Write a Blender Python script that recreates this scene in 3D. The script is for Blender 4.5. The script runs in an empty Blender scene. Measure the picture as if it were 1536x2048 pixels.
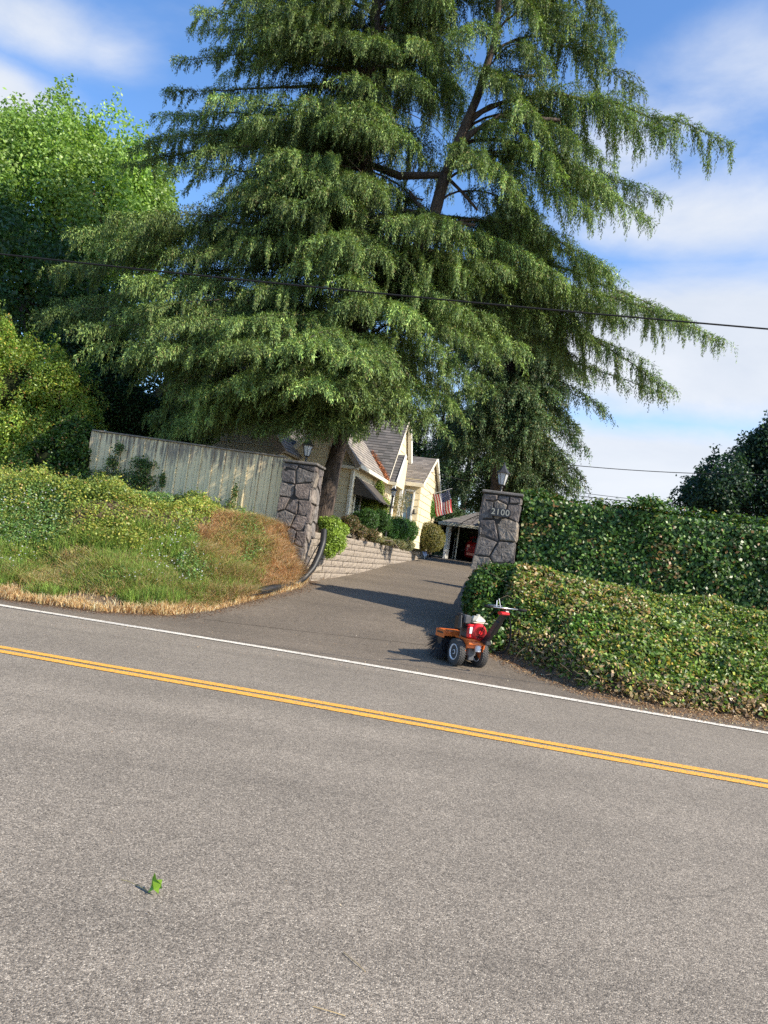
import bpy, math, random
import numpy as np
from mathutils import Vector, Matrix
random.seed(7); rng = np.random.default_rng(11)
SC = bpy.context.scene
COL = SC.collection
# ------------------------------------------------------------------ camera
F = 1540.0; ROLL = math.radians(8); EYE = 1.65
PITCH = math.atan(81 * math.cos(ROLL) / F)
_R = np.array([1., 0, 0]); _F = np.array([0, math.cos(PITCH), math.sin(PITCH)]); _U = np.array([0, -math.sin(PITCH), math.cos(PITCH)])
_cx = math.cos(ROLL) * _R + math.sin(ROLL) * _U
_cy = -math.sin(ROLL) * _R + math.cos(ROLL) * _U
_E = np.array([0, 0, EYE])
cd = bpy.data.cameras.new("camera"); cam = bpy.data.objects.new("camera", cd); COL.objects.link(cam)
cd.sensor_fit = 'VERTICAL'; cd.sensor_height = 36; cd.lens = F / 2048 * 36; cd.clip_end = 3000; cd.clip_start = 0.05
m = Matrix(((_cx[0], _cy[0], -_F[0], 0), (_cx[1], _cy[1], -_F[1], 0), (_cx[2], _cy[2], -_F[2], EYE), (0, 0, 0, 1)))
cam.matrix_world = m
SC.camera = cam
def ray(px, py): return _F * F + _cx * (px - 768) - _cy * (py - 1024)
def P(px, py, Y):
    """the real point at distance Y that stands behind a spot of the picture"""
    d = ray(px, py); return _E + d * (Y / d[1])
# ------------------------------------------------------------------ light
SUN_AZ = math.radians(24); SUN_EL = math.radians(36)
SUN = np.array([math.cos(SUN_EL) * math.cos(SUN_AZ), -math.cos(SUN_EL) * math.sin(SUN_AZ), math.sin(SUN_EL)])
W = bpy.data.worlds.new("World"); SC.world = W; W.use_nodes = True
def node(nt, t, **k):
    n = nt.nodes.new(t)
    for a, b in k.items():
        if a[0] == '_': n.inputs[a[1:].replace('_', ' ')].default_value = b
        else: setattr(n, a, b)
    return n
nt = W.node_tree; nt.nodes.clear(); L = nt.links.new
out = node(nt, 'ShaderNodeOutputWorld'); bg = node(nt, 'ShaderNodeBackground', _Strength=0.10)
sky = node(nt, 'ShaderNodeTexSky', sky_type='NISHITA', sun_disc=False, sun_elevation=SUN_EL, sun_rotation=math.atan2(SUN[0], SUN[1]),
           altitude=100, air_density=1.0, dust_density=0.6, ozone_density=1.6)
hs0 = node(nt, 'ShaderNodeHueSaturation', _Saturation=1.15, _Value=1.5); L(sky.outputs[0], hs0.inputs['Color'])
hs = node(nt, 'ShaderNodeMix', data_type='RGBA', blend_type='MULTIPLY'); hs.inputs[0].default_value = 1; L(hs0.outputs[0], hs.inputs[6]); hs.inputs[7].default_value = (.92, 1.0, 1.12, 1)
tc = node(nt, 'ShaderNodeTexCoord')
mp = node(nt, 'ShaderNodeMapping'); mp.inputs['Scale'].default_value = (1, 1, 2.2); L(tc.outputs['Generated'], mp.inputs[0])
nz = node(nt, 'ShaderNodeTexNoise', _Scale=4.2, _Detail=10.0, _Roughness=0.58, _Distortion=0.25); L(mp.outputs[0], nz.inputs['Vector'])
nz2 = node(nt, 'ShaderNodeTexNoise', _Scale=1.6, _Detail=3.0, _Roughness=0.5); L(mp.outputs[0], nz2.inputs['Vector'])
def mth(op, a, b=None, c=None):
    n = node(nt, 'ShaderNodeMath', operation=op)
    for i, v in enumerate((a, b, c)):
        if v is None: continue
        if isinstance(v, (int, float)): n.inputs[i].default_value = v
        else: L(v, n.inputs[i])
    return n.outputs[0]
# cloud banks: each a direction in the sky, an angular size (wide, high) and a weight
CL = [((1430, 690), 15, 5.0, 1.25), ((1300, 960), 22, 3.8, 1.25), ((1250, 800), 7, 2.2, .6), ((1580, 110), 8, 4, .5), ((1400, 440), 11, 3.4, .72), ((1230, 300), 6, 5, .46), ((1380, 250), 8, 3, .36),
      ((-20, 190), 5.5, 2.4, 1.05), ((40, 30), 6, 2.6, .75), ((190, 95), 4, 2.2, .5),
      ((-1500, 700), 30, 8, .9), ((3200, 900), 30, 9, .8)]
acc = None
for (px, py), wx, wz, k in CL:
    d = ray(px, py); d = d / np.linalg.norm(d); az, el = math.atan2(d[0], d[1]), math.asin(d[2])
    # frame of the bank
    sx = node(nt, 'ShaderNodeVectorMath', operation='DOT_PRODUCT'); L(tc.outputs['Generated'], sx.inputs[0]); sx.inputs[1].default_value = (math.cos(az), -math.sin(az), 0)
    se = node(nt, 'ShaderNodeVectorMath', operation='DOT_PRODUCT'); L(tc.outputs['Generated'], se.inputs[0])
    se.inputs[1].default_value = (-math.sin(az) * math.sin(el), -math.cos(az) * math.sin(el), math.cos(el))
    sf = node(nt, 'ShaderNodeVectorMath', operation='DOT_PRODUCT'); L(tc.outputs['Generated'], sf.inputs[0]); sf.inputs[1].default_value = tuple(d)
    a = mth('POWER', mth('DIVIDE', sx.outputs['Value'], math.radians(wx)), 2.0); a.node.use_clamp = False
    a = mth('MULTIPLY', mth('DIVIDE', sx.outputs['Value'], math.radians(wx)), mth('DIVIDE', sx.outputs['Value'], math.radians(wx)))
    b = mth('MULTIPLY', mth('DIVIDE', se.outputs['Value'], math.radians(wz)), mth('DIVIDE', se.outputs['Value'], math.radians(wz)))
    g = mth('MULTIPLY', mth('EXPONENT', mth('MULTIPLY', mth('ADD', a, b), -1.0)), k)
    g = mth('MULTIPLY', g, mth('GREATER_THAN', sf.outputs['Value'], 0.0))
    acc = g if acc is None else mth('MAXIMUM', acc, g)
nn = mth('SUBTRACT', mth('ADD', mth('MULTIPLY', nz.outputs[0], 1.5), mth('MULTIPLY', nz2.outputs[0], 0.6)), 1.05)
cl = mth('ADD', acc, mth('MULTIPLY', nn, 0.62))
mr = node(nt, 'ShaderNodeMapRange', interpolation_type='SMOOTHSTEP'); L(cl, mr.inputs['Value'])
mr.inputs['From Min'].default_value = 0.12; mr.inputs['From Max'].default_value = 0.85; mr.inputs['To Max'].default_value = 0.97
crmp = node(nt, 'ShaderNodeMix', data_type='RGBA'); L(nz.outputs[0], crmp.inputs[0])
crmp.inputs[6].default_value = (3.6, 4.1, 4.9, 1); crmp.inputs[7].default_value = (6.2, 6.3, 6.5, 1)
cm = node(nt, 'ShaderNodeMix', data_type='RGBA'); L(mr.outputs[0], cm.inputs[0]); L(hs.outputs[2], cm.inputs[6]); L(crmp.outputs[2], cm.inputs[7])
L(cm.outputs[2], bg.inputs['Color']); L(bg.outputs[0], out.inputs[0])
sl = bpy.data.lights.new("sun", 'SUN'); sl.energy = 4.9; sl.angle = math.radians(0.53); sl.color = (1.0, 0.91, 0.76)
so = bpy.data.objects.new("sun", sl); COL.objects.link(so); so.rotation_euler = Vector(SUN).to_track_quat('Z', 'Y').to_euler()
SC.view_settings.view_transform = 'Standard'; SC.view_settings.look = 'None'; SC.view_settings.exposure = 0.74; SC.view_settings.gamma = 1.0
SC.cycles.max_bounces = 6; SC.cycles.transparent_max_bounces = 8; SC.cycles.use_denoising = False
try: SC.cycles.denoising_input_passes = 'RGB_ALBEDO_NORMAL'
except Exception: pass
# ------------------------------------------------------------------ materials
MATS = {}
def mat(name, col, rough=.6, metal=0., noise=None, bump=None, spec=.5, coat=0., trans=0., col2=None, stretch=(1, 1, 1), emis=None):
    """noise=(scale, amount) mixes towards col2; bump=(scale, strength, distance)"""
    m = bpy.data.materials.new(name); m.use_nodes = True; t = m.node_tree; b = t.nodes['Principled BSDF']; l = t.links.new
    b.inputs['Base Color'].default_value = (*col, 1); b.inputs['Roughness'].default_value = rough; b.inputs['Metallic'].default_value = metal
    b.inputs['Specular IOR Level'].default_value = spec; b.inputs['Coat Weight'].default_value = coat; b.inputs['Transmission Weight'].default_value = trans
    c = node(t, 'ShaderNodeTexCoord'); mpp = node(t, 'ShaderNodeMapping'); mpp.inputs['Scale'].default_value = stretch; l(c.outputs['Object'], mpp.inputs[0])
    if noise:
        n = node(t, 'ShaderNodeTexNoise', _Scale=noise[0], _Detail=6.0, _Roughness=.65); l(mpp.outputs[0], n.inputs['Vector'])
        r = node(t, 'ShaderNodeMapRange'); l(n.outputs[0], r.inputs[0]); r.inputs[1].default_value = .35; r.inputs[2].default_value = .65; r.inputs[4].default_value = noise[1]
        x = node(t, 'ShaderNodeMix', data_type='RGBA'); l(r.outputs[0], x.inputs[0]); x.inputs[6].default_value = (*col, 1)
        x.inputs[7].default_value = (*(col2 or tuple(v * .5 for v in col)), 1); l(x.outputs[2], b.inputs['Base Color'])
    if bump:
        n = node(t, 'ShaderNodeTexNoise', _Scale=bump[0], _Detail=8.0, _Roughness=.6); l(mpp.outputs[0], n.inputs['Vector'])
        u = node(t, 'ShaderNodeBump', _Strength=bump[1], _Distance=bump[2]); l(n.outputs[0], u.inputs['Height']); l(u.outputs[0], b.inputs['Normal'])
    MATS[name] = m; return m
def leafmat(name, rough=.5, transl=.3, spec=.4, var=.0, tboost=(1.25, 1.3, .6)):
    """colour of each leaf comes from its own attribute"""
    m = bpy.data.materials.new(name); m.use_nodes = True; t = m.node_tree; b = t.nodes['Principled BSDF']; l = t.links.new
    a = node(t, 'ShaderNodeAttribute', attribute_name='tint'); l(a.outputs['Color'], b.inputs['Base Color'])
    b.inputs['Roughness'].default_value = rough; b.inputs['Specular IOR Level'].default_value = spec
    tr = node(t, 'ShaderNodeBsdfTranslucent'); mx = node(t, 'ShaderNodeMix', data_type='RGBA', blend_type='MULTIPLY'); mx.inputs[0].default_value = 1
    l(a.outputs['Color'], mx.inputs[6]); mx.inputs[7].default_value = (*tboost, 1); l(mx.outputs[2], tr.inputs[0])
    s = node(t, 'ShaderNodeMixShader'); s.inputs[0].default_value = transl; l(b.outputs[0], s.inputs[1]); l(tr.outputs[0], s.inputs[2])
    l(s.outputs[0], t.nodes['Material Output'].inputs[0]); MATS[name] = m; return m
M_NEEDLE = leafmat('cedar_needles', .55, .16, .3)
M_LEAF = leafmat('broad_leaves', .45, .38, .45)
M_IVY = leafmat('ivy_leaves', .40, .25, .36)
M_DRY = leafmat('dry_grass', .8, .48, .2, tboost=(1.1, 1.0, .8))
M_BARK = mat('bark', (.12, .085, .062), .9, noise=(14, .9), col2=(.030, .021, .017), bump=(22, 1.0, .05), stretch=(1, 1, .22))
M_TWIG = mat('twig', (.10, .075, .05), .9)
M_CORE = mat('shade_core', (.018, .022, .010), 1.0, spec=0.)  # near-black fill of the added cores, inner shade put into the colour
M_SOIL = mat('soil', (.085, .060, .038), .95, noise=(3, .7), col2=(.17, .12, .075), bump=(30, .6, .03))

def asphalt(name, base, dark, light, chip, warm):
    m = bpy.data.materials.new(name); m.use_nodes = True; t = m.node_tree; b = t.nodes['Principled BSDF']; l = t.links.new
    c = node(t, 'ShaderNodeTexCoord'); v = node(t, 'ShaderNodeTexVoronoi', feature='F1', _Scale=chip, _Randomness=1.0); l(c.outputs['Object'], v.inputs['Vector'])
    v2 = node(t, 'ShaderNodeTexVoronoi', feature='F1', _Scale=chip * .42, _Randomness=1.0); l(c.outputs['Object'], v2.inputs['Vector'])
    sep = node(t, 'ShaderNodeSeparateColor'); l(v.outputs['Color'], sep.inputs[0])
    r = node(t, 'ShaderNodeValToRGB'); l(sep.outputs[0], r.inputs[0]); e = r.color_ramp.elements
    e[0].position = 0.0; e[0].color = (*dark, 1); e[1].position = 1.0; e[1].color = (*light, 1)
    for p_, c_ in ((.28, tuple(x * .62 for x in base)), (.55, base), (.84, warm)):
        q = e.new(p_); q.color = (*c_, 1)
    sep2 = node(t, 'ShaderNodeSeparateColor'); l(v2.outputs['Color'], sep2.inputs[0])
    r2 = node(t, 'ShaderNodeMapRange'); l(sep2.outputs[1], r2.inputs[0]); r2.inputs[3].default_value = .90; r2.inputs[4].default_value = 1.10
    n = node(t, 'ShaderNodeTexNoise', _Scale=.55, _Detail=5.0, _Roughness=.6); l(c.outputs['Object'], n.inputs['Vector'])
    r3 = node(t, 'ShaderNodeMapRange'); l(n.outputs[0], r3.inputs[0]); r3.inputs[1].default_value = .3; r3.inputs[2].default_value = .7; r3.inputs[3].default_value = .86; r3.inputs[4].default_value = 1.12
    n2 = node(t, 'ShaderNodeTexNoise', _Scale=9, _Detail=4.0, _Roughness=.7); l(c.outputs['Object'], n2.inputs['Vector'])
    r4 = node(t, 'ShaderNodeMapRange'); l(n2.outputs[0], r4.inputs[0]); r4.inputs[1].default_value = .3; r4.inputs[2].default_value = .7; r4.inputs[3].default_value = .9; r4.inputs[4].default_value = 1.1
    k = node(t, 'ShaderNodeMath', operation='MULTIPLY'); l(r2.outputs[0], k.inputs[0]); l(r3.outputs[0], k.inputs[1])
    k2 = node(t, 'ShaderNodeMath', operation='MULTIPLY'); l(k.outputs[0], k2.inputs[0]); l(r4.outputs[0], k2.inputs[1])
    x = node(t, 'ShaderNodeVectorMath', operation='SCALE'); l(r.outputs[0], x.inputs[0]); l(k2.outputs[0], x.inputs['Scale'])
    # sparse hairline cracks and faint long polished lanes
    wn = node(t, 'ShaderNodeTexNoise', _Scale=2.2, _Detail=6.0, _Roughness=.7); l(c.outputs['Object'], wn.inputs['Vector'])
    wv = node(t, 'ShaderNodeVectorMath', operation='MULTIPLY_ADD'); l(wn.outputs['Color'], wv.inputs[0]); wv.inputs[1].default_value = (.35, .35, 0); l(c.outputs['Object'], wv.inputs[2])
    cv = node(t, 'ShaderNodeTexVoronoi', feature='DISTANCE_TO_EDGE', _Scale=.55); l(wv.outputs[0], cv.inputs['Vector'])
    cr = node(t, 'ShaderNodeMapRange'); l(cv.outputs['Distance'], cr.inputs[0]); cr.inputs[1].default_value = .0015; cr.inputs[2].default_value = .0055; cr.inputs[3].default_value = .78; cr.inputs[4].default_value = 1.0
    cn = node(t, 'ShaderNodeMapRange'); l(n.outputs[0], cn.inputs[0]); cn.inputs[1].default_value = .50; cn.inputs[2].default_value = .56
    cm_ = node(t, 'ShaderNodeMix', data_type='FLOAT'); l(cn.outputs[0], cm_.inputs[0]); cm_.inputs[2].default_value = 1.0; l(cr.outputs[0], cm_.inputs[3])
    lm = node(t, 'ShaderNodeMapping'); lm.inputs['Rotation'].default_value = (0, 0, .163); lm.inputs['Scale'].default_value = (.05, 1.0, 1); l(c.outputs['Object'], lm.inputs[0])
    ln_ = node(t, 'ShaderNodeTexNoise', _Scale=1.4, _Detail=3.0); l(lm.outputs[0], ln_.inputs['Vector']); lr = node(t, 'ShaderNodeMapRange'); l(ln_.outputs[0], lr.inputs[0]); lr.inputs[1].default_value = .3; lr.inputs[2].default_value = .7; lr.inputs[3].default_value = .88; lr.inputs[4].default_value = 1.10
    mm = node(t, 'ShaderNodeMath', operation='MULTIPLY'); l(cm_.outputs[0], mm.inputs[0]); l(lr.outputs[0], mm.inputs[1])
    x2 = node(t, 'ShaderNodeVectorMath', operation='SCALE'); l(x.outputs[0], x2.inputs[0]); l(mm.outputs[0], x2.inputs['Scale'])
    l(x2.outputs[0], b.inputs['Base Color']); b.inputs['Roughness'].default_value = .85; b.inputs['Specular IOR Level'].default_value = .35
    u = node(t, 'ShaderNodeBump', _Strength=.7, _Distance=.004, invert=True); l(v.outputs['Distance'], u.inputs['Height']); l(u.outputs[0], b.inputs['Normal'])
    MATS[name] = m; return m
M_ROAD = asphalt('chip_seal', (.245, .208, .163), (.088, .074, .058), (.49, .425, .335), 165, (.290, .243, .187))
M_DRIVE = asphalt('driveway_asphalt', (.165, .134, .100), (.07, .055, .041), (.30, .25, .19), 165, (.185, .147, .108))
def paint(name, col, under):
    m = bpy.data.materials.new(name); m.use_nodes = True; t = m.node_tree; b = t.nodes['Principled BSDF']; l = t.links.new
    c = node(t, 'ShaderNodeTexCoord'); v = node(t, 'ShaderNodeTexVoronoi', feature='F1', _Scale=95.); l(c.outputs['Object'], v.inputs['Vector'])
    n = node(t, 'ShaderNodeTexNoise', _Scale=14., _Detail=5.0, _Roughness=.75); l(c.outputs['Object'], n.inputs['Vector'])
    sp = node(t, 'ShaderNodeSeparateColor'); l(v.outputs['Color'], sp.inputs[0])
    a = node(t, 'ShaderNodeMath', operation='ADD'); l(sp.outputs[0], a.inputs[0]); l(n.outputs[0], a.inputs[1])
    r = node(t, 'ShaderNodeMapRange'); l(a.outputs[0], r.inputs[0]); r.inputs[1].default_value = 1.16; r.inputs[2].default_value = 1.40
    x = node(t, 'ShaderNodeMix', data_type='RGBA'); l(r.outputs[0], x.inputs[0]); x.inputs[6].default_value = (*col, 1); x.inputs[7].default_value = (*under, 1)
    l(x.outputs[2], b.inputs['Base Color']); b.inputs['Roughness'].default_value = .75
    u = node(t, 'ShaderNodeBump', _Strength=.6, _Distance=.004, invert=True); l(v.outputs['Distance'], u.inputs['Height']); l(u.outputs[0], b.inputs['Normal'])
    return m
M_YEL = paint('yellow_paint', (.80, .39, .045), (.25, .18, .10)); M_WHT = paint('white_paint', (.72, .66, .55), (.25, .22, .19))
# ------------------------------------------------------------------ mesh helpers
def tag(o, label=None, cat=None, group=None, kind=None):
    if label: o['label'] = label
    if cat: o['category'] = cat
    if group: o['group'] = group
    if kind: o['kind'] = kind
    return o
ORG = {}
def empty(name, loc, rz=0., label=None, cat=None, group=None):
    o = bpy.data.objects.new(name, None); COL.objects.link(o); o.location = tuple(map(float, loc)); o.rotation_euler = (0, 0, rz)
    o.empty_display_size = .2; ORG[o] = np.array(loc, float); tag(o, label, cat, group); return o
def mkobj(name, V, Fc, material, parent=None, smooth=False, origin=None, local=False, tint=None, mi=None):
    """V (n,3) in world space (or in the parent's own space when local); Fc list of faces or (m,k) array"""
    V = np.asarray(V, float)
    if not local:
        if parent is not None: V = V - ORG[parent]
        elif origin is not None: V = V - np.asarray(origin, float)
    me = bpy.data.meshes.new(name)
    if isinstance(Fc, np.ndarray):
        k = Fc.shape[1]; me.vertices.add(len(V)); me.vertices.foreach_set('co', V.astype(np.float32).ravel())
        me.loops.add(Fc.size); me.loops.foreach_set('vertex_index', Fc.astype(np.int32).ravel())
        me.polygons.add(len(Fc)); me.polygons.foreach_set('loop_start', np.arange(0, Fc.size, k, dtype=np.int32))
        me.update(calc_edges=True)
    else:
        me.from_pydata([tuple(v) for v in V], [], Fc); me.update()
    if tint is not None:
        at = me.attributes.new('tint', 'FLOAT_COLOR', 'FACE'); c = np.ones((len(me.polygons), 4), np.float32); c[:, :3] = tint; at.data.foreach_set('color', c.ravel())
    mats = material if isinstance(material, (list, tuple)) else [material]
    for q in mats: me.materials.append(q)
    if mi is not None: me.polygons.foreach_set('material_index', np.asarray(mi, np.int32))
    if smooth: me.polygons.foreach_set('use_smooth', np.ones(len(me.polygons), bool))
    o = bpy.data.objects.new(name, me); COL.objects.link(o)
    if parent is not None:
        o.parent = parent; ORG[o] = ORG[parent]
    else:
        o.location = tuple(origin) if origin is not None else (0, 0, 0); ORG[o] = np.array(o.location)
    return o
class MB:
    def __init__(s): s.v = []; s.f = []
    def add(s, V, Fc):
        b = len(s.v); s.v += [tuple(map(float, v)) for v in V]; s.f += [tuple(b + i for i in f) for f in Fc]; return s
    def box(s, c, size, rot=None, bev=0., taper=1.):
        x, y, z = (q / 2 for q in size); b = min(bev, x * .9, y * .9, z * .9)
        if b <= 0:
            V = [(-x, -y, -z), (x, -y, -z), (x, y, -z), (-x, y, -z), (-x * taper, -y * taper, z), (x * taper, -y * taper, z), (x * taper, y * taper, z), (-x * taper, y * taper, z)]
            Fc = [(0, 3, 2, 1), (4, 5, 6, 7), (0, 1, 5, 4), (1, 2, 6, 5), (2, 3, 7, 6), (3, 0, 4, 7)]
        else:
            def ring(hx, hy, z_): return [(-hx, -hy + b, z_), (-hx + b, -hy, z_), (hx - b, -hy, z_), (hx, -hy + b, z_), (hx, hy - b, z_), (hx - b, hy, z_), (-hx + b, hy, z_), (-hx, hy - b, z_)]
            tx, ty = x * taper, y * taper
            V = ring(x - b, y - b, -z) + ring(x, y, -z + b) + ring(tx, ty, z - b) + ring(tx - b, ty - b, z)
            Fc = [tuple(range(7, -1, -1)), tuple(range(24, 32))]
            for k in range(3):
                for i in range(8): j = (i + 1) % 8; Fc.append((8 * k + i, 8 * k + j, 8 * k + 8 + j, 8 * k + 8 + i))
        V = np.array(V)
        if rot is not None: V = V @ np.array(Matrix.Rotation(0, 3, 'X') if rot is None else rot).T
        return s.add(V + np.array(c), Fc)
    def tube(s, pts, rad, n=8, caps=True, ell=1.):
        pts = [np.array(p, float) for p in pts]; k = len(pts); rad = [rad] * k if isinstance(rad, (int, float)) else rad
        V = []; ref = None
        for i in range(k):
            t = pts[min(i + 1, k - 1)] - pts[max(i - 1, 0)]; t = t / (np.linalg.norm(t) + 1e-9)
            if ref is None: ref = np.array([0, 0, 1.]) if abs(t[2]) < .9 else np.array([1., 0, 0])
            a = np.cross(t, ref); a /= np.linalg.norm(a) + 1e-9; b = np.cross(a, t); ref = b
            for j in range(n):
                w = 2 * math.pi * j / n; V.append(pts[i] + rad[i] * (math.cos(w) * a + math.sin(w) * b * ell))
        Fc = [(i * n + j, i * n + (j + 1) % n, (i + 1) * n + (j + 1) % n, (i + 1) * n + j) for i in range(k - 1) for j in range(n)]
        if caps: Fc += [tuple(range(n - 1, -1, -1)), tuple((k - 1) * n + j for j in range(n))]
        return s.add(V, Fc)
    def lathe(s, prof, c=(0, 0, 0), n=24, axis='z', square=False):
        V = []
        for r, h in prof:
            for j in range(n):
                w = 2 * math.pi * (j + (.5 if square else 0)) / n
                p = (r * math.cos(w), r * math.sin(w), h)
                if axis == 'y': p = (p[0], p[2], p[1])
                if axis == 'x': p = (p[2], p[0], p[1])
                V.append(np.array(p) + np.array(c))
        k = len(prof)
        Fc = [(i * n + j, i * n + (j + 1) % n, (i + 1) * n + (j + 1) % n, (i + 1) * n + j) for i in range(k - 1) for j in range(n)]
        Fc += [tuple(range(n - 1, -1, -1)), tuple((k - 1) * n + j for j in range(n))]
        return s.add(V, Fc)
    def prism(s, poly, d):
        """poly: 3-D outline, d: extrusion vector"""
        k = len(poly); A = [np.array(p, float) for p in poly]; B = [p + np.array(d, float) for p in A]
        return s.add(A + B, [tuple(range(k - 1, -1, -1)), tuple(range(k, 2 * k))] + [(i, (i + 1) % k, k + (i + 1) % k, k + i) for i in range(k)])
    def build(s, name, material, parent=None, smooth=False, origin=None, local=False):
        o = mkobj(name, s.v, s.f, material, parent, smooth, origin, local)
        return o
def rotz(a): return np.array([[math.cos(a), -math.sin(a), 0], [math.sin(a), math.cos(a), 0], [0, 0, 1]])
def axes(x, y, z): return np.array([x, y, z], float).T
def nrm(a): return a / (np.linalg.norm(a, axis=-1, keepdims=True) + 1e-9)
# ------------------------------------------------------------------ terrain
def D(y): return np.interp(y, [0, 11.2, 12.5, 17, 25, 45, 60, 400], [0, 0, .08, .75, 1.25, 1.85, 2.0, 2.6])
FOG = [(-60, 21.0), (-20, 14.4), (-9.5, 12.62), (-5.7, 12.06), (-3.15, 11.74), (-.93, 11.44), (1.94, 10.86), (2.62, 10.72), (5.37, 10.18), (12, 9.0), (60, .5)]
_fg = np.array(FOG)
def DD(x, y):
    y = np.asarray(y, float); return D(y - (np.interp(x, _fg[:, 0], _fg[:, 1]) - 11.2) * np.clip((17 - y) / 4, 0, 1) * (y < 17) - 0.0) if True else 0
XL = np.array([(-60, 21.5), (-20, 14.9), (-8.5, 12.95), (-5.95, 12.56), (-4.33, 12.58), (-3.25, 13.12), (-2.71, 13.7), (-2.13, 14.94), (-1.5, 16.26), (-1.38, 17.3), (-.54, 20.46), (.34, 25.), (2.9, 42.), (3.0, 60)])
XR = np.array([(60, 2.), (20, 8.5), (8.5, 10.25), (5.65, 10.72), (4.06, 10.86), (3.3, 11.18), (2.77, 12.12), (2.13, 13.0), (1.93, 14.6), (1.95, 16.), (2.65, 22.7), (4.6, 36), (9, 42.), (10, 60)])
def pdist(x, y, pl):
    d = np.full(np.shape(x), 1e9)
    for (x0, y0), (x1, y1) in zip(pl[:-1], pl[1:]):
        dx, dy = x1 - x0, y1 - y0; t = np.clip(((x - x0) * dx + (y - y0) * dy) / (dx * dx + dy * dy), 0, 1)
        d = np.minimum(d, np.hypot(x - x0 - t * dx, y - y0 - t * dy))
    return d
def sideL(x, y):  # left of the asphalt
    yb = np.interp(x, XL[:10, 0], XL[:10, 1]); xb = np.interp(y, XL[9:, 1], XL[9:, 0])
    return np.where(y < 17.3, (y > yb) & (x < -1.38), x < xb)
def sideR(x, y):
    o = np.argsort(XR[:8, 0]); yb = np.interp(x, XR[:8, 0][o], XR[:8, 1][o]); xb = np.interp(y, XR[7:, 1], XR[7:, 0])
    return np.where(y < 13.0, (y > yb) & (x > 2.13), x > xb)
def sm(t): t = np.clip(t, 0, 1); return t * t * (3 - 2 * t)
def H(x, y):
    x = np.asarray(x, float); y = np.asarray(y, float)
    d = DD(x, y)
    road = d - .03
    nl = .05 * np.sin(x * 2.1 + 1.3) * np.cos(y * 1.7) + .03 * np.sin(x * 5.3) * np.sin(y * 4.1)
    dl = pdist(x, y, XL); wl = np.interp(y, [12, 14, 16, 17.3], [4.4, 3.2, 1.3, .7])
    top = np.interp(y, [17, 25, 60, 300], [1.90, 2.0, 2.3, 3]) - np.interp(x, [-9, -5], [.15, 0]) * (y < 18)
    zl = np.where(y < 17.3, d + (top - d) * (.45 * sm(dl / wl) + .55 * np.clip(dl / wl, 0, 1)) + nl * sm(dl), top + 0 * x)
    zl = np.where(y >= 17.3, np.where(dl < .28, road, top), zl)
    dr = pdist(x, y, XR); o = np.argsort(XR[:8, 0]); ybr = np.interp(x, XR[:8, 0][o], XR[:8, 1][o]); tf = np.clip((y - ybr) / np.interp(x, [2, 3, 4, 6, 9], [1.5, 2.9, 3.3, 3.5, 3.2]), 0, 1); tl = np.clip((x - np.interp(y, [13, 16, 22.7, 60], [2.13, 1.95, 2.65, 10])) / .75, 0, 1)
    tr_ = np.minimum(.25 * sm(tf) + .75 * tf ** .92, sm(tl))
    topr = np.interp(y, [13, 25, 60, 300], [1.40, 1.7, 2.2, 3]) + np.interp(x, [2.6, 6], [.12, -.04]) * (y < 16);
    zr = d + (topr - d) * tr_ + nl * sm(dr) * (y < 15.5)
    z = np.where(sideL(x, y), zl, np.where(sideR(x, y), zr, road))
    return np.where(y < 9, np.minimum(z, -.03), z)
gx = np.unique(np.round(np.concatenate([np.linspace(-400, -60, 12), np.linspace(-60, -12, 25), np.linspace(-12, 12, 161), np.linspace(12, 60, 25), np.linspace(60, 400, 12)]), 3))
gy = np.unique(np.round(np.concatenate([np.linspace(-200, 0, 8), np.linspace(0, 10, 12), np.linspace(10, 22, 101), np.linspace(22, 50, 57), np.linspace(50, 900, 30)]), 3))
X, Yg = np.meshgrid(gx, gy); Z = H(X, Yg); V = np.stack([X.ravel(), Yg.ravel(), Z.ravel()], 1)
nx, ny = len(gx), len(gy); ii = (np.arange(ny - 1)[:, None] * nx + np.arange(nx - 1)[None]).ravel()
tag(mkobj('ground', V, np.stack([ii, ii + 1, ii + nx + 1, ii + nx], 1), M_SOIL, smooth=True), kind='structure')
CEN = [(-60, 17.9), (-20, 11.35), (-9.5, 9.62), (-3.98, 8.60), (-.38, 8.06), (1.45, 7.73), (3.92, 7.32), (12, 5.95), (60, -2.6)]
def resample(pl, step=.5):
    pl = np.array(pl, float); s = np.r_[0, np.cumsum(np.hypot(*np.diff(pl, axis=0).T))]; q = np.arange(0, s[-1], step)
    # smooth the polyline a little
    a = np.stack([np.interp(q, s, pl[:, 0]), np.interp(q, s, pl[:, 1])], 1); k = np.ones(5) / 5
    b = a.copy()
    for c in (0, 1): b[2:-2, c] = np.convolve(a[:, c], k, 'valid')
    return b
def strip(pl, off, w, z, wob=0.):  # painted line lying on the asphalt
    t = np.gradient(pl, axis=0); t = nrm(t); n = np.stack([-t[:, 1], t[:, 0]], 1)
    j = rng.normal(0, wob, (len(pl), 2)) if wob else np.zeros((len(pl), 2))
    A = pl + n * (off - w / 2 + j[:, :1]); B = pl + n * (off + w / 2 + j[:, 1:])
    V = np.concatenate([np.c_[A, DD(A[:, 0], A[:, 1]) + z], np.c_[B, DD(B[:, 0], B[:, 1]) + z]]); k = len(pl); i = np.arange(k - 1)
    return V, np.stack([i, i + 1, i + 1 + k, i + k], 1)
fog = resample(FOG); cen = resample(CEN)
fx = np.linspace(-60, 60, 121); fy = np.interp(fx, fog[:, 0], fog[:, 1]) + .10; k = len(fx); i = np.arange(k - 1)
Vr = []
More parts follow.
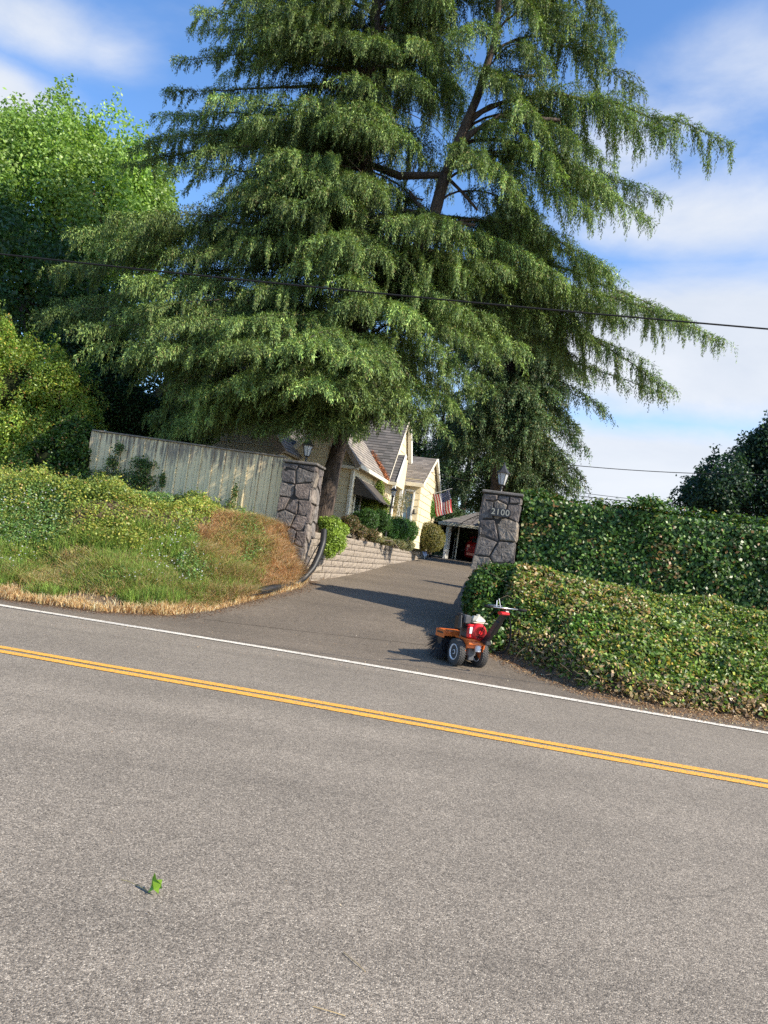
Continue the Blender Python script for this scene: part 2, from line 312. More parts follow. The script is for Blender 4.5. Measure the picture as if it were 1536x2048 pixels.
for o_ in (-17.5, -8, -4, -2, -1.2, -.6, -.3, 0): Vr.append(np.c_[fx, fy + o_, DD(fx, fy + o_)])
Fr = np.concatenate([np.stack([i + r * k, i + 1 + r * k, i + 1 + k + r * k, i + k + r * k], 1) for r in range(7)])
tag(mkobj('road', np.concatenate(Vr), Fr, M_ROAD), kind='structure')
# driveway and shoulder: strips across, following the rise
ys = np.concatenate([np.linspace(10.0, 18, 81), np.linspace(18.2, 56, 90)])
def xl_at(y):  # left edge of the asphalt
    return np.interp(y, XL[4:, 1], XL[4:, 0]) if y > 12.36 else -60
Vs, Fs = [], []
shx = np.linspace(-60, 60, 481); lo = np.interp(shx, fog[:, 0], fog[:, 1]) - .02
o_ = np.argsort(XR[:8, 0]); eL = np.interp(shx, XL[:10, 0], XL[:10, 1]); eR = np.interp(shx, XR[:8, 0][o_], XR[:8, 1][o_])
hi = np.where(shx < -1.5, eL, np.where(shx > 2.13, eR, 13.2)); NJ = 14
hi = np.where((shx >= -3.2) & (shx < 2.13), 13.2, hi); hi = np.where((shx < -2.6) & (shx > -3.4), eL, hi); hi = np.maximum(hi + .12 + .05 * np.sin(shx * 7) + .03 * np.sin(shx * 19), lo + .05)
for a in range(len(shx)):
    for b in range(NJ):
        y = lo[a] + (hi[a] - lo[a]) * b / (NJ - 1); Vs.append((shx[a], y, float(DD(shx[a], y)) + .004))
for a in range(len(shx) - 1):
    for b in range(NJ - 1): q = a * NJ + b; Fs.append((q, q + NJ, q + NJ + 1, q + 1))
tag(mkobj('road_shoulder', Vs, Fs, M_DRIVE), kind='structure')
Vs, Fs = [], []; dy = np.concatenate([np.linspace(13.12, 18, 50), np.linspace(18.3, 48, 80)]); NJ = 10
for y in dy:
    a = np.interp(y, XL[5:, 1], XL[5:, 0]) - .10 * (y < 17); b = np.interp(y, XR[7:, 1], XR[7:, 0]) + .15
    for j in range(NJ): xx = a + (b - a) * j / (NJ - 1); Vs.append((xx, y, float(DD(xx, y)) + .008))
for a in range(len(dy) - 1):
    for b in range(NJ - 1): q = a * NJ + b; Fs.append((q, q + 1, q + NJ + 1, q + NJ))
tag(mkobj('driveway', Vs, Fs, M_DRIVE), kind='structure')
V, Fc = strip(fog, 0, .150, .012, .004); tag(mkobj('white_edge_line_marking', V, Fc, M_WHT), kind='structure')
for off in (-.112, .112):
    V, Fc = strip(cen, off, .142, .006, .004); tag(mkobj('yellow_centre_line_marking', V, Fc, M_YEL), kind='structure')
# ------------------------------------------------------------------ foliage generators
def cards(p, axis, L_, w, nor=None):
    """leaf-shaped quads: p (n,3) base, axis (n,3) unit, L_, w (n,)"""
    n = len(p); r = nrm(rng.normal(0, 1, (n, 3))) if nor is None else nor; b = nrm(np.cross(axis, r)); L_ = np.broadcast_to(L_, (n,))[:, None]; w = np.broadcast_to(w, (n,))[:, None]
    a = p; c = p + axis * L_; m1 = p + axis * L_ * .45 + b * w * .5; m2 = p + axis * L_ * .45 - b * w * .5
    V = np.stack([a, m1, c, m2], 1).reshape(-1, 3); Fc = np.arange(4 * n).reshape(n, 4); return V, Fc
def flat_cards(p, nor, L_, w):
    """leaves that lie across their normal; folded slightly by random tilt"""
    n = len(p); r = nrm(rng.normal(0, 1, (n, 3))); a = nrm(np.cross(nor, r)); b = np.cross(nor, a); L_ = np.broadcast_to(L_, (n,))[:, None]; w = np.broadcast_to(w, (n,))[:, None]
    V = np.stack([p - a * L_ * .5, p + b * w * .5 - a * L_ * .08, p + a * L_ * .5 - nor * L_ * .12, p - b * w * .5 - a * L_ * .08], 1).reshape(-1, 3)
    return V, np.arange(4 * n).reshape(n, 4)
def tints(n, pal, wts=None, jit=.18, mod=None):
    pal = np.array(pal); w = None if wts is None else np.array(wts) / sum(wts); c = pal[rng.choice(len(pal), n, p=w)]
    k = np.exp(rng.normal(0, jit, (n, 1)));
    if mod is not None: k = k * mod[:, None]
    return np.clip(c * k, .003, .9)
def fnoise(p, s, seed=0):
    """cheap smooth pseudo-noise in -1..1"""
    r = np.random.default_rng(seed); v = 0
    for k in range(5):
        d = nrm(r.normal(0, 1, (1, 3)))[0] * s * (1 + .7 * k); v = v + np.sin(p @ d + r.uniform(0, 6.3)) / (1 + .5 * k)
    return v / 2.4
# ---- deodar cedar
def deodar(limbs, zfloor, pal, wts, clump=(.086, .0225), dens=1.0, step=.0125, fat=1.0):
    """limbs: (p0, p1, arch, width, hang). Every limb carries drooping branchlets; limb and branchlets are fringed with
    pendulous tapering tassels of needles and topped by a ridge of short growth, coloured lighter as new growth and as if sunlit. Returns needles and branch wood"""
    TB, TO, TL, TS = [], [], [], []; RP, RD, RS = [], [], []; wood = MB(); Zu = np.array([0, 0, 1.])
    for (p0, p1, arch, width, hang) in limbs:
        p0 = np.array(p0, float); p1 = np.array(p1, float); Lb = np.linalg.norm(p1 - p0); n = 14; s = np.linspace(0, 1, n)
        side0 = nrm(np.cross(p1 - p0, Zu)); wob = np.cumsum(rng.normal(0, .055 * Lb / 6, n)) * np.sin(np.pi * s * .9) * 1.2; wz = np.cumsum(rng.normal(0, .035 * Lb / 6, n)) * np.sin(np.pi * s)
        pts = p0 + (p1 - p0) * s[:, None] + Zu * (arch * np.sin(np.pi * s ** .75) + wz)[:, None] + side0 * wob[:, None]
        wood.tube(pts[:-1], [max(.008, .0105 * Lb * (1 - .92 * q) ** 1.2) for q in s[:-1]], 5)
        at = lambda q: np.stack([np.interp(q, s, pts[:, c]) for c in range(3)], -1)
        tg = np.gradient(pts, axis=0); tat = lambda q: nrm(np.stack([np.interp(q, s, tg[:, c]) for c in range(3)], -1))
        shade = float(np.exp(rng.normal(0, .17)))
        # ridge along the outer part of the limb, tinted lighter for new tips and sun on top, tassels straight under it
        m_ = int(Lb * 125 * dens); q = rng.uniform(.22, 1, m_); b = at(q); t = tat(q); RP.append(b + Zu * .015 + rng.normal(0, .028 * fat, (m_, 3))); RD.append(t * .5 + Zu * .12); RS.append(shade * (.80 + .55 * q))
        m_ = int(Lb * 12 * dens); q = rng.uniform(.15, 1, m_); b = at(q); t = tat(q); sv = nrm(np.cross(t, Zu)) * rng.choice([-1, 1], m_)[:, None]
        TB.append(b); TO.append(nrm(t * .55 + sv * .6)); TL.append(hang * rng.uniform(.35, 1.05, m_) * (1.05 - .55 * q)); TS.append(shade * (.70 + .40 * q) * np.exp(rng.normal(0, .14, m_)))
        nsec = int(Lb * 4.3 * dens) + 4; ss = np.sort(rng.uniform(.10, 1, nsec)) ** .85
        for k, q in enumerate(ss):
            b = at(q); t = tat(q); sd = 1 if k % 2 else -1; sv = nrm(np.cross(t, Zu)) * sd
            ls = max(.22, width * (.30 + .70 * math.sin(math.pi * min(1, q ** .9 * .90 + .08))) * rng.choice([.55, .8, 1.0, 1.25]) * rng.uniform(.8, 1.15)); ang = math.radians(rng.uniform(32, 62))
            d2 = nrm(t * math.cos(ang) + sv * math.sin(ang) + Zu * rng.uniform(-.10, .16)); nv = max(6, int(ls * 118 * dens)); v = rng.uniform(0, 1, nv)
            path = lambda v: b + d2 * (v * ls)[:, None] - Zu * (.46 * ls * v ** 2.2)[:, None]
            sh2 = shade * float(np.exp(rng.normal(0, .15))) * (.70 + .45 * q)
            RP.append(path(v) + rng.normal(0, .026 * fat, (nv, 3)) + Zu * .012); RD.append(d2 * .6 - Zu * (.5 * v)[:, None]); RS.append(sh2 * (1.05 + .45 * v))  # branchlet ridge, its tint also raised as if lit from above
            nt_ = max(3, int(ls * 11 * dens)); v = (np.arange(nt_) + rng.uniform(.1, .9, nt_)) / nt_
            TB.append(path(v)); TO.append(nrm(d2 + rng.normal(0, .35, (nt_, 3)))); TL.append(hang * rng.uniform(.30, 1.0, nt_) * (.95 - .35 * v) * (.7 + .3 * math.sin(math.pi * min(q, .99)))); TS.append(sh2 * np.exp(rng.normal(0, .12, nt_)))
            if ls > .8 and rng.random() < .3: wood.tube(path(np.array([0, .45, .85])), [.012, .008, .004], 3, caps=False)
    TB = np.concatenate(TB); TO = np.concatenate(TO); TL = np.concatenate(TL); TS = np.concatenate(TS)
    cnt = np.maximum(5, (TL / step).astype(int)); idx = np.repeat(np.arange(len(TB)), cnt); u = (np.arange(len(idx)) - np.repeat(np.cumsum(cnt) - cnt, cnt) + .5) / cnt[idx]; l = TL[idx]
    sway = nrm(rng.normal(0, 1, TB.shape))[idx]
    rad = nrm(rng.normal(0, 1, (len(idx), 3))); r_ = (.050 * (1 - u) + .010) * fat * rng.uniform(.3, 1, len(u))
    p = TB[idx] + TO[idx] * (l * .34 * u * (1.2 - .45 * u))[:, None] - Zu * (l * u ** 1.25)[:, None] + sway * (.05 * l * u * u)[:, None] + rad * r_[:, None]
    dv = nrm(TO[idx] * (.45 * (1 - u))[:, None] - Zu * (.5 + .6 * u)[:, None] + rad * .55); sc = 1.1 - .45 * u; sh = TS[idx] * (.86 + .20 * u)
    nr_ = nrm(TO[idx] * .8 + rad * .8 + Zu * .35 + rng.normal(0, .25, rad.shape))
    RP = np.concatenate(RP); RD = np.concatenate(RD); RS = np.concatenate(RS); rd = nrm(RD + rng.normal(0, .5, RD.shape))
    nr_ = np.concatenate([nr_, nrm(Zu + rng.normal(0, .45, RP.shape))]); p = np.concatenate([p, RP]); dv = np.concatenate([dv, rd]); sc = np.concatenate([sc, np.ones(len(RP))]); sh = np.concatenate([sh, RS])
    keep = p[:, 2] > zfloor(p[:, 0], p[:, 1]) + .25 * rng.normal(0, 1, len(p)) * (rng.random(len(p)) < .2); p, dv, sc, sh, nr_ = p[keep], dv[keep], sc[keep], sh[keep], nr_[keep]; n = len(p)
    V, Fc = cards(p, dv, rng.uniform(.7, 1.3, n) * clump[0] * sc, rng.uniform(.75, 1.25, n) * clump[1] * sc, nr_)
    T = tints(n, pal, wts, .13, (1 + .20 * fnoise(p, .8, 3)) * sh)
    return V, Fc, T, wood
def trunk_mesh(mb, pts, r, n=14, seed=0):
    """bark-ridged tapering trunk"""
    pts = np.array(pts, float); s = np.r_[0, np.cumsum(np.linalg.norm(np.diff(pts, axis=0), axis=1))]; q = np.linspace(0, s[-1], max(8, int(s[-1] / .25)))
    c = np.stack([np.interp(q, s, pts[:, k]) for k in range(3)], 1); ra = np.interp(q, s, r); g = np.random.default_rng(seed); b = len(mb.v); ph = g.uniform(0, 6, 4)
    for i in range(len(q)):
        for j in range(n):
            w = 2 * math.pi * j / n; rr = ra[i] * (1 + .10 * math.sin(3 * w + ph[0] + q[i] * .4) + .06 * math.sin(7 * w + ph[1] + q[i] * .9) + g.normal(0, .025))
            mb.v.append(tuple(c[i] + rr * np.array([math.cos(w), math.sin(w), 0])))
    for i in range(len(q) - 1):
        for j in range(n): mb.f.append((b + i * n + j, b + i * n + (j + 1) % n, b + (i + 1) * n + (j + 1) % n, b + (i + 1) * n + j))
# ---- broadleaf crowns and shrubs
def blob_points(lobes, n, bias=.25):
    """points near the surface of a union of ellipsoids -> p, outward normal, depth 0 outside..1 inside"""
    C = np.array([l[0] for l in lobes], float); R = np.array([l[1] if np.ndim(l[1]) else (l[1],) * 3 for l in lobes], float)
    area = (R[:, 0] * R[:, 1] * R[:, 2]) ** (2 / 3); pick = rng.choice(len(lobes), int(n * 1.6), p=area / area.sum())
    d = nrm(rng.normal(0, 1, (len(pick), 3))); k = 1 - np.abs(rng.normal(0, bias, len(pick))); k = np.clip(k, .15, 1)
    k = k * (1 + .10 * fnoise(d * 3 + C[pick], 2.0, 5) + .05 * fnoise(d * 9 + C[pick], 2.0, 6))
    p = C[pick] + d * R[pick] * k[:, None]; nor = nrm(d / R[pick])
    dep = np.zeros(len(p))
    for c, r in zip(C, R):
        e = 1 - np.linalg.norm((p - c) / r, axis=1); dep = np.maximum(dep, e)
    keep = dep < .42; p, nor, dep = p[keep][:n], nor[keep][:n], dep[keep][:n]
    return p, nor, dep
def core_mesh(lobes, scale=.72):  # solid lobes added inside foliage to block light, no real branches
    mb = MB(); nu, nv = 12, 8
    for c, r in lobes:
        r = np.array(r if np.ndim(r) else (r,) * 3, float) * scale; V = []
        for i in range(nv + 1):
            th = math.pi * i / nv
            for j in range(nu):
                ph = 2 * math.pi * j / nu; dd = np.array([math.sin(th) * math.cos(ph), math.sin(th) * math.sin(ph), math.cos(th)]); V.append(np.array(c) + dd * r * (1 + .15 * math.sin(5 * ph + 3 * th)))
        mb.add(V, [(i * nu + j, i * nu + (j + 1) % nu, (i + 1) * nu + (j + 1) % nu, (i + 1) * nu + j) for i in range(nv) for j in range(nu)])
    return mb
def shrub(name, lobes, n, size, pal, wts, label, cat='shrub', group=None, material=None, stem=True, core=.72, base=None, up=.35, patch=.25, outname='foliage'):
    C = np.array([l[0] for l in lobes], float)
    if base is None: base = (C[:, 0].mean(), C[:, 1].mean(), float(H(C[:, 0].mean(), C[:, 1].mean())))
    root = empty(name, base, 0, label, cat, group)
    p, nor, dep = blob_points(lobes, n)
    nn_ = nrm(nor * .6 + rng.normal(0, .55, p.shape) + [0, 0, up]); m_ = len(p)
    V, Fc = flat_cards(p, nn_, rng.uniform(.7, 1.3, m_) * size, rng.uniform(.7, 1.2, m_) * size * .58)
    T = tints(m_, pal, wts, .2, 1 + patch * fnoise(p, 2.2, 9))
    mkobj(outname, V, Fc, material or M_LEAF, root, tint=T)
    if core: core_mesh(lobes, core).build('light_block_core', M_CORE, root, smooth=True)  # added dark solid that stops light passing through the shrub
    if stem:
        mb = MB()
        for l in lobes[:7]:
            c = np.array(l[0], float); b0 = np.array(base, float) + [rng.normal(0, .05), rng.normal(0, .05), -.05]; mb.tube([b0, (b0 + c) / 2 + [rng.normal(0, .08), 0, .1], c], [.03, .02, .01], 5)
        mb.build('stem', M_TWIG, root)
    return root
# ------------------------------------------------------------------ materials of built things
def mat_fence():
    m = bpy.data.materials.new('peeling_cream_paint'); m.use_nodes = True; t = m.node_tree; b = t.nodes['Principled BSDF']; l = t.links.new
    c = node(t, 'ShaderNodeTexCoord'); mp_ = node(t, 'ShaderNodeMapping'); mp_.inputs['Scale'].default_value = (1, 1, .10); l(c.outputs['Object'], mp_.inputs[0])
    n = node(t, 'ShaderNodeTexNoise', _Scale=16., _Detail=8., _Roughness=.7); l(mp_.outputs[0], n.inputs['Vector'])
    n2 = node(t, 'ShaderNodeTexNoise', _Scale=1.3, _Detail=4.); l(c.outputs['Object'], n2.inputs['Vector'])
    sx = node(t, 'ShaderNodeSeparateXYZ'); l(c.outputs['Object'], sx.inputs[0])
    gz = node(t, 'ShaderNodeMapRange'); l(sx.outputs[2], gz.inputs[0]); gz.inputs[1].default_value = 1.25; gz.inputs[2].default_value = 1.75; gz.inputs[4].default_value = .13
    a = node(t, 'ShaderNodeMath', operation='ADD'); l(n.outputs[0], a.inputs[0]); l(gz.outputs[0], a.inputs[1])
    a2 = node(t, 'ShaderNodeMath', operation='MULTIPLY_ADD'); l(n2.outputs[0], a2.inputs[0]); a2.inputs[1].default_value = .35; l(a.outputs[0], a2.inputs[2])
    r = node(t, 'ShaderNodeMapRange'); l(a2.outputs[0], r.inputs[0]); r.inputs[1].default_value = .72; r.inputs[2].default_value = .84
    x = node(t, 'ShaderNodeMix', data_type='RGBA'); l(r.outputs[0], x.inputs[0]); x.inputs[6].default_value = (.74, .61, .37, 1); x.inputs[7].default_value = (.27, .22, .16, 1)
    l(x.outputs[2], b.inputs['Base Color']); b.inputs['Roughness'].default_value = .8
    u = node(t, 'ShaderNodeBump', _Strength=.5, _Distance=.004); l(n.outputs[0], u.inputs['Height']); l(u.outputs[0], b.inputs['Normal']); return m
M_FENCE = mat_fence()
M_WOOD = mat('weathered_wood', (.24, .20, .16), .9, noise=(12, .8), col2=(.12, .10, .08), stretch=(1, 1, .2), bump=(30, .5, .01))
M_STONE = mat('field_stone', (.205, .180, .160), .88, noise=(9, .95), col2=(.070, .060, .055), bump=(26, 1.0, .03))
_t = M_STONE.node_tree; _b = _t.nodes['Principled BSDF']; _src = _b.inputs['Base Color'].links[0].from_socket
_a = node(_t, 'ShaderNodeAttribute', attribute_name='tint'); _x = node(_t, 'ShaderNodeMix', data_type='RGBA', blend_type='MULTIPLY'); _x.inputs[0].default_value = 1
_t.links.new(_src, _x.inputs[6]); _t.links.new(_a.outputs['Color'], _x.inputs[7]); _t.links.new(_x.outputs[2], _b.inputs['Base Color'])
M_MORTAR = mat('dark_mortar', (.04, .035, .03), .95, noise=(20, .6), bump=(40, .6, .01))
M_CAP = mat('mossy_concrete_cap', (.17, .15, .135), .9, noise=(9, .8), col2=(.09, .085, .075), bump=(40, .6, .01))
M_CREAM = mat('cream_stucco', (.62, .52, .36), .8, noise=(6, .5), col2=(.46, .38, .27), bump=(50, .3, .004))
M_BLOCK = mat('split_face_block', (.30, .25, .19), .92, noise=(9, .9), col2=(.24, .20, .165), bump=(34, 1.0, .025))
M_GRIP = mat('black_rubber', (.012, .012, .013), .8, spec=.2); M_IRON = mat('black_iron', (.03, .03, .033), .5, .3, bump=(60, .2, .002))
M_BRZ = mat('dark_bronze_metal', (.075, .07, .065), .45, .6, noise=(30, .5), col2=(.03, .03, .03))
M_GLASS = mat('frosted_lamp_glass', (.62, .62, .60), .25, spec=.6, trans=.35)
M_BULB = mat('pale_bulb', (.85, .84, .80), .3)
M_WALL = mat('cream_painted_shingle', (.67, .57, .37), .75, noise=(5, .35), col2=(.57, .48, .31))
M_TRIM = mat('cream_trim', (.72, .66, .52), .6, noise=(8, .3), col2=(.55, .48, .36))
M_OLDTRIM = mat('weathered_barge_board', (.36, .29, .22), .85, noise=(10, .8), col2=(.20, .16, .12), stretch=(1, .3, .3), bump=(40, .4, .006))
M_DGLASS = mat('dark_window_glass', (.03, .04, .045), .06, spec=.9)
M_WHITE = mat('white_paint_wood', (.75, .74, .70), .55, noise=(6, .3), col2=(.55, .54, .5))
M_BLUE = mat('blue_door_paint', (.10, .17, .25), .5)
M_AWN = mat('dark_awning_cloth', (.05, .042, .036), .85, noise=(5, .6), col2=(.10, .08, .06))
M_MOSS = mat('orange_moss', (.42, .16, .06), .95, noise=(14, .7), col2=(.20, .10, .06), bump=(40, 1., .02))
def mat_shingle():
    m = bpy.data.materials.new('roof_shingles'); m.use_nodes = True; t = m.node_tree; b = t.nodes['Principled BSDF']; l = t.links.new
    a = node(t, 'ShaderNodeAttribute', attribute_name='tint'); c = node(t, 'ShaderNodeTexCoord'); n = node(t, 'ShaderNodeTexNoise', _Scale=30., _Detail=5.); l(c.outputs['Object'], n.inputs['Vector'])
    r = node(t, 'ShaderNodeMapRange'); l(n.outputs[0], r.inputs[0]); r.inputs[3].default_value = .6; r.inputs[4].default_value = 1.4
    x = node(t, 'ShaderNodeVectorMath', operation='SCALE'); l(a.outputs['Color'], x.inputs[0]); l(r.outputs[0], x.inputs['Scale']); l(x.outputs[0], b.inputs['Base Color'])
    b.inputs['Roughness'].default_value = .92; return m
M_ROOF = mat_shingle()
# ------------------------------------------------------------------ board fence
FA = -math.atan(.165)                      # the road's own direction; fence, posts and hedge follow it
fdir = np.array([math.cos(FA), math.sin(FA), 0]); fnor = np.array([math.sin(FA), -math.cos(FA), 0])   # fnor looks to the road
F0 = np.array([-2.36, 17.32, 0.])
fence = empty('board_fence', (-4.6, 17.7, 1.6), 0, 'long cream board fence with peeling paint above the grassy bank', 'fence')
LF = 4.72
mb = MB(); x = 0.
while x < LF:
    w = .142 + random.uniform(-.004, .004); c = F0 - fdir * (x + w / 2); top = 3.45 + .017 * x + random.uniform(-.012, .012); bot = 1.25
    mb.box(c + [0, 0, (top + bot) / 2] + fnor * random.uniform(-.004, .006), (w - .006, .022, top - bot), rotz(FA + random.uniform(-.01, .01)), bev=.003); x += w
mb.build('boards', M_FENCE, fence)
mb = MB()
for k in range(17):
    c = F0 - fdir * (.02 + k * .284 + .0) + fnor * .026; mb.box(c + [0, 0, 2.35 + .008 * k * .284], (.038, .026, 2.16), rotz(FA), bev=.004)
mb.build('battens', M_FENCE, fence)
mb = MB(); a = F0 + fdir * .02 + [0, 0, 3.462]; b = F0 - fdir * (LF + .05) + [0, 0, 3.462 + .017 * LF]
nseg = 5
for k in range(nseg):
    p = a + (b - a) * (k + .5) / nseg; v = (b - a) / nseg; ln = np.linalg.norm(v); ax_ = v / ln; mb.box(p + [0, 0, random.uniform(.0, .012)], (ln - .006, .115, .035), axes(ax_, np.cross([0, 0, 1], ax_), [0, 0, 1]), bev=.006)
mb.build('cap_rail', M_WOOD, fence)
for k in range(3):
    c = F0 - fdir * (.3 + k * 2.1) - fnor * .07; MB().box(c + [0, 0, 2.3], (.1, .1, 2.2), rotz(FA), bev=.006).build('post', M_WOOD, fence)
# ------------------------------------------------------------------ stone pillars
def clip(poly, a, b, c):
    o = []
    for i in range(len(poly)):
        p, q = poly[i], poly[(i + 1) % len(poly)]; dp, dq = a * p[0] + b * p[1] - c, a * q[0] + b * q[1] - c
        if dp <= 0: o.append(p)
        if dp * dq < 0: t = dp / (dp - dq); o.append((p[0] + t * (q[0] - p[0]), p[1] + t * (q[1] - p[1])))
    return o
def stones(mb, w, h, seeds, to3, gap=.013, out=.05, g=random):
    """irregular fitted stones over a w x h face; to3(u, v, n) gives space points"""
    for i, (sx_, sy_) in enumerate(seeds):
        poly = [(0, 0), (w, 0), (w, h), (0, h)]
        for j, (tx, ty) in enumerate(seeds):
            if i == j: continue
            a, b = tx - sx_, ty - sy_; c = (tx * tx + ty * ty - sx_ * sx_ - sy_ * sy_) / 2; poly = clip(poly, a, b, c)
            if len(poly) < 3: break
        if len(poly) < 3: continue
        cx_ = sum(p[0] for p in poly) / len(poly); cy_ = sum(p[1] for p in poly) / len(poly)
        # shrink each edge inward for the joint
        def inset(q, gp):
            r = q
            for k in range(len(q)):
                p0, p1 = q[k], q[(k + 1) % len(q)]; ex, ey = p1[0] - p0[0], p1[1] - p0[1]; ln = math.hypot(ex, ey)
                if ln < 1e-6: continue
                nx_, ny_ = ey / ln, -ex / ln
                if (cx_ - p0[0]) * nx_ + (cy_ - p0[1]) * ny_ > 0: nx_, ny_ = -nx_, -ny_
                on = min(abs(p0[0]) + abs(p1[0]), abs(p0[0] - w) + abs(p1[0] - w)) < 1e-6
                r = clip(r, nx_, ny_, nx_ * p0[0] + ny_ * p0[1] - (gp * .15 if on else gp))
                if len(r) < 3: return r
            return r
        p1 = inset(poly, gap); p1 = inset(p1, .001) if len(p1) >= 3 else p1
        if len(p1) < 3: continue
        # more points round the outline, slightly rough
        ol = []
        for k in range(len(p1)):
            a, b = p1[k], p1[(k + 1) % len(p1)]; ns = max(1, int(math.hypot(a[0] - b[0], a[1] - b[1]) / .05))
            for q in range(ns): t = q / ns; ol.append((a[0] + (b[0] - a[0]) * t, a[1] + (b[1] - a[1]) * t))
        k = len(ol); o_ = out * g.uniform(.7, 1.3); tx, ty = g.uniform(-.16, .16), g.uniform(-.16, .16)
        rings = []
        for s_, dn in ((1, -.03), (1, o_ * .35), (.95, o_ * .85), (.82, o_), (.45, o_ * 1.02)):
            R_ = []
            for (px, py) in ol:
                jx = g.uniform(-.006, .006); u = cx_ + (px - cx_) * s_ + (jx if s_ < 1 else 0); v = cy_ + (py - cy_) * s_ + (g.uniform(-.006, .006) if s_ < 1 else 0)
                nd = dn if dn < 0 else dn + (u - cx_) * tx + (v - cy_) * ty + (g.uniform(-.005, .005) if s_ < 1 else 0); R_.append(to3(u, v, max(nd, -.03)))
            rings += R_
        rings.append(to3(cx_, cy_, o_ * 1.08)); Fc = []
        for r_ in range(4):
            for q in range(k): Fc.append((r_ * k + q, r_ * k + (q + 1) % k, (r_ + 1) * k + (q + 1) % k, (r_ + 1) * k + q))
        for q in range(k): Fc.append((4 * k + q, 4 * k + (q + 1) % k, 5 * k))
        mb.add(rings, Fc); tn_ = np.array(g.choice([(1, 1, 1), (1.25, 1.2, 1.12), (.8, .8, .85), (1.1, 1.0, .95), (1.5, 1.42, 1.25), (.72, .7, .72)])) * g.uniform(.85, 1.15); mb.t = getattr(mb, 't', []) + [tn_] * len(Fc)
def seeds_for(w, h, rows, g):
    s = []; y = 0
    while y < h:
        rh = h / rows * g.uniform(.75, 1.25); n = g.choice([2, 2, 3]) if w > .5 else 1; off = g.uniform(0, .3)
        for i in range(n): s.append((w * (i + .5 + g.uniform(-.22, .22)) / n, min(h - .02, y + rh * (.5 + g.uniform(-.28, .28)))))
        y += rh
    return s
def pillar(base, w, h, ang, rows, seed, label):
    """base: middle of the footprint"""
    g = random.Random(seed); root = empty('stone_pillar', base, 0, label, 'gate pillar', 'stone pillars at the driveway mouth')
    ex = np.array([math.cos(ang), math.sin(ang), 0]); ey = np.array([-math.sin(ang), math.cos(ang), 0]); b = np.array(base, float)
    MB().box(b + [0, 0, h / 2], (w - .03, w - .03, h - .004), rotz(ang)).build('mortar_core', M_MORTAR, root)
    mb = MB()
    for k in range(4):
        a = ang + k * math.pi / 2; u_ = np.array([math.cos(a), math.sin(a), 0]); n_ = np.array([math.sin(a), -math.cos(a), 0])
        o_ = b + n_ * (w / 2 - .02) - u_ * w / 2
        stones(mb, w, h - .02, seeds_for(w, h, rows, g), lambda u, v, n, o_=o_, u_=u_, n_=n_: o_ + u_ * u + n_ * n + np.array([0, 0, v]), out=.03, g=g)
    mkobj('stones', mb.v, mb.f, M_STONE, root, tint=np.array(mb.t))
    cb = MB().box(b + [0, 0, h + .028], (w + .07, w + .07, .055), rotz(ang), bev=.012)
    cb.build('cap_slab', M_CAP, root)
    return root, ex, ey
PLc = np.array([-1.93, 17.36, .70]); PRc = np.array([2.32, 15.42, .60])
pl, ex, ey = pillar(PLc, .74, 2.64, FA, 8, 4, 'stone gate pillar at the end of the cream fence, above the black pipe')
pr, _, _ = pillar(PRc, .74, 2.50, FA, 7, 12, 'stone gate pillar with the 2100 plaque, at the end of the ivy hedge')
# plaque
fc = PRc + fnor * (.37 + .030); pq = fc + [0, 0, 2.14]
Rp = axes(fdir, -fnor, [0, 0, 1])
pb = MB(); pts = []
for k in range(24):
    w = 2 * math.pi * k / 24; c_, s_ = math.cos(w), math.sin(w); pts.append(pq + fdir * (.205 * np.sign(c_) * abs(c_) ** .45) + np.array([0, 0, 1.]) * (.083 * np.sign(s_) * abs(s_) ** .6) - fnor * .0)
pb.prism(pts, fnor * .022); plq = pb.build('number_plaque', M_IRON, pr)
tcv = bpy.data.curves.new('house_number', 'FONT'); tcv.body = '2100'; tcv.size = .165; tcv.extrude = .004; tcv.align_x = 'CENTER'; tcv.align_y = 'CENTER'; tcv.space_character = 1.12; tcv.offset = .0015
to = bpy.data.objects.new('house_number', tcv); COL.objects.link(to); M_NUM = mat('brass_numerals', (.33, .31, .25), .4, .2); tcv.materials.append(M_NUM)
to.parent = plq; xa, za = Vector(fdir), Vector((0, 0, 1)); ya = Vector(fnor)
mt = Matrix((xa, za, ya)).transposed().to_4x4(); mt.translation = Vector(pq + fnor * .024 - ORG[pr]); to.matrix_local = mt
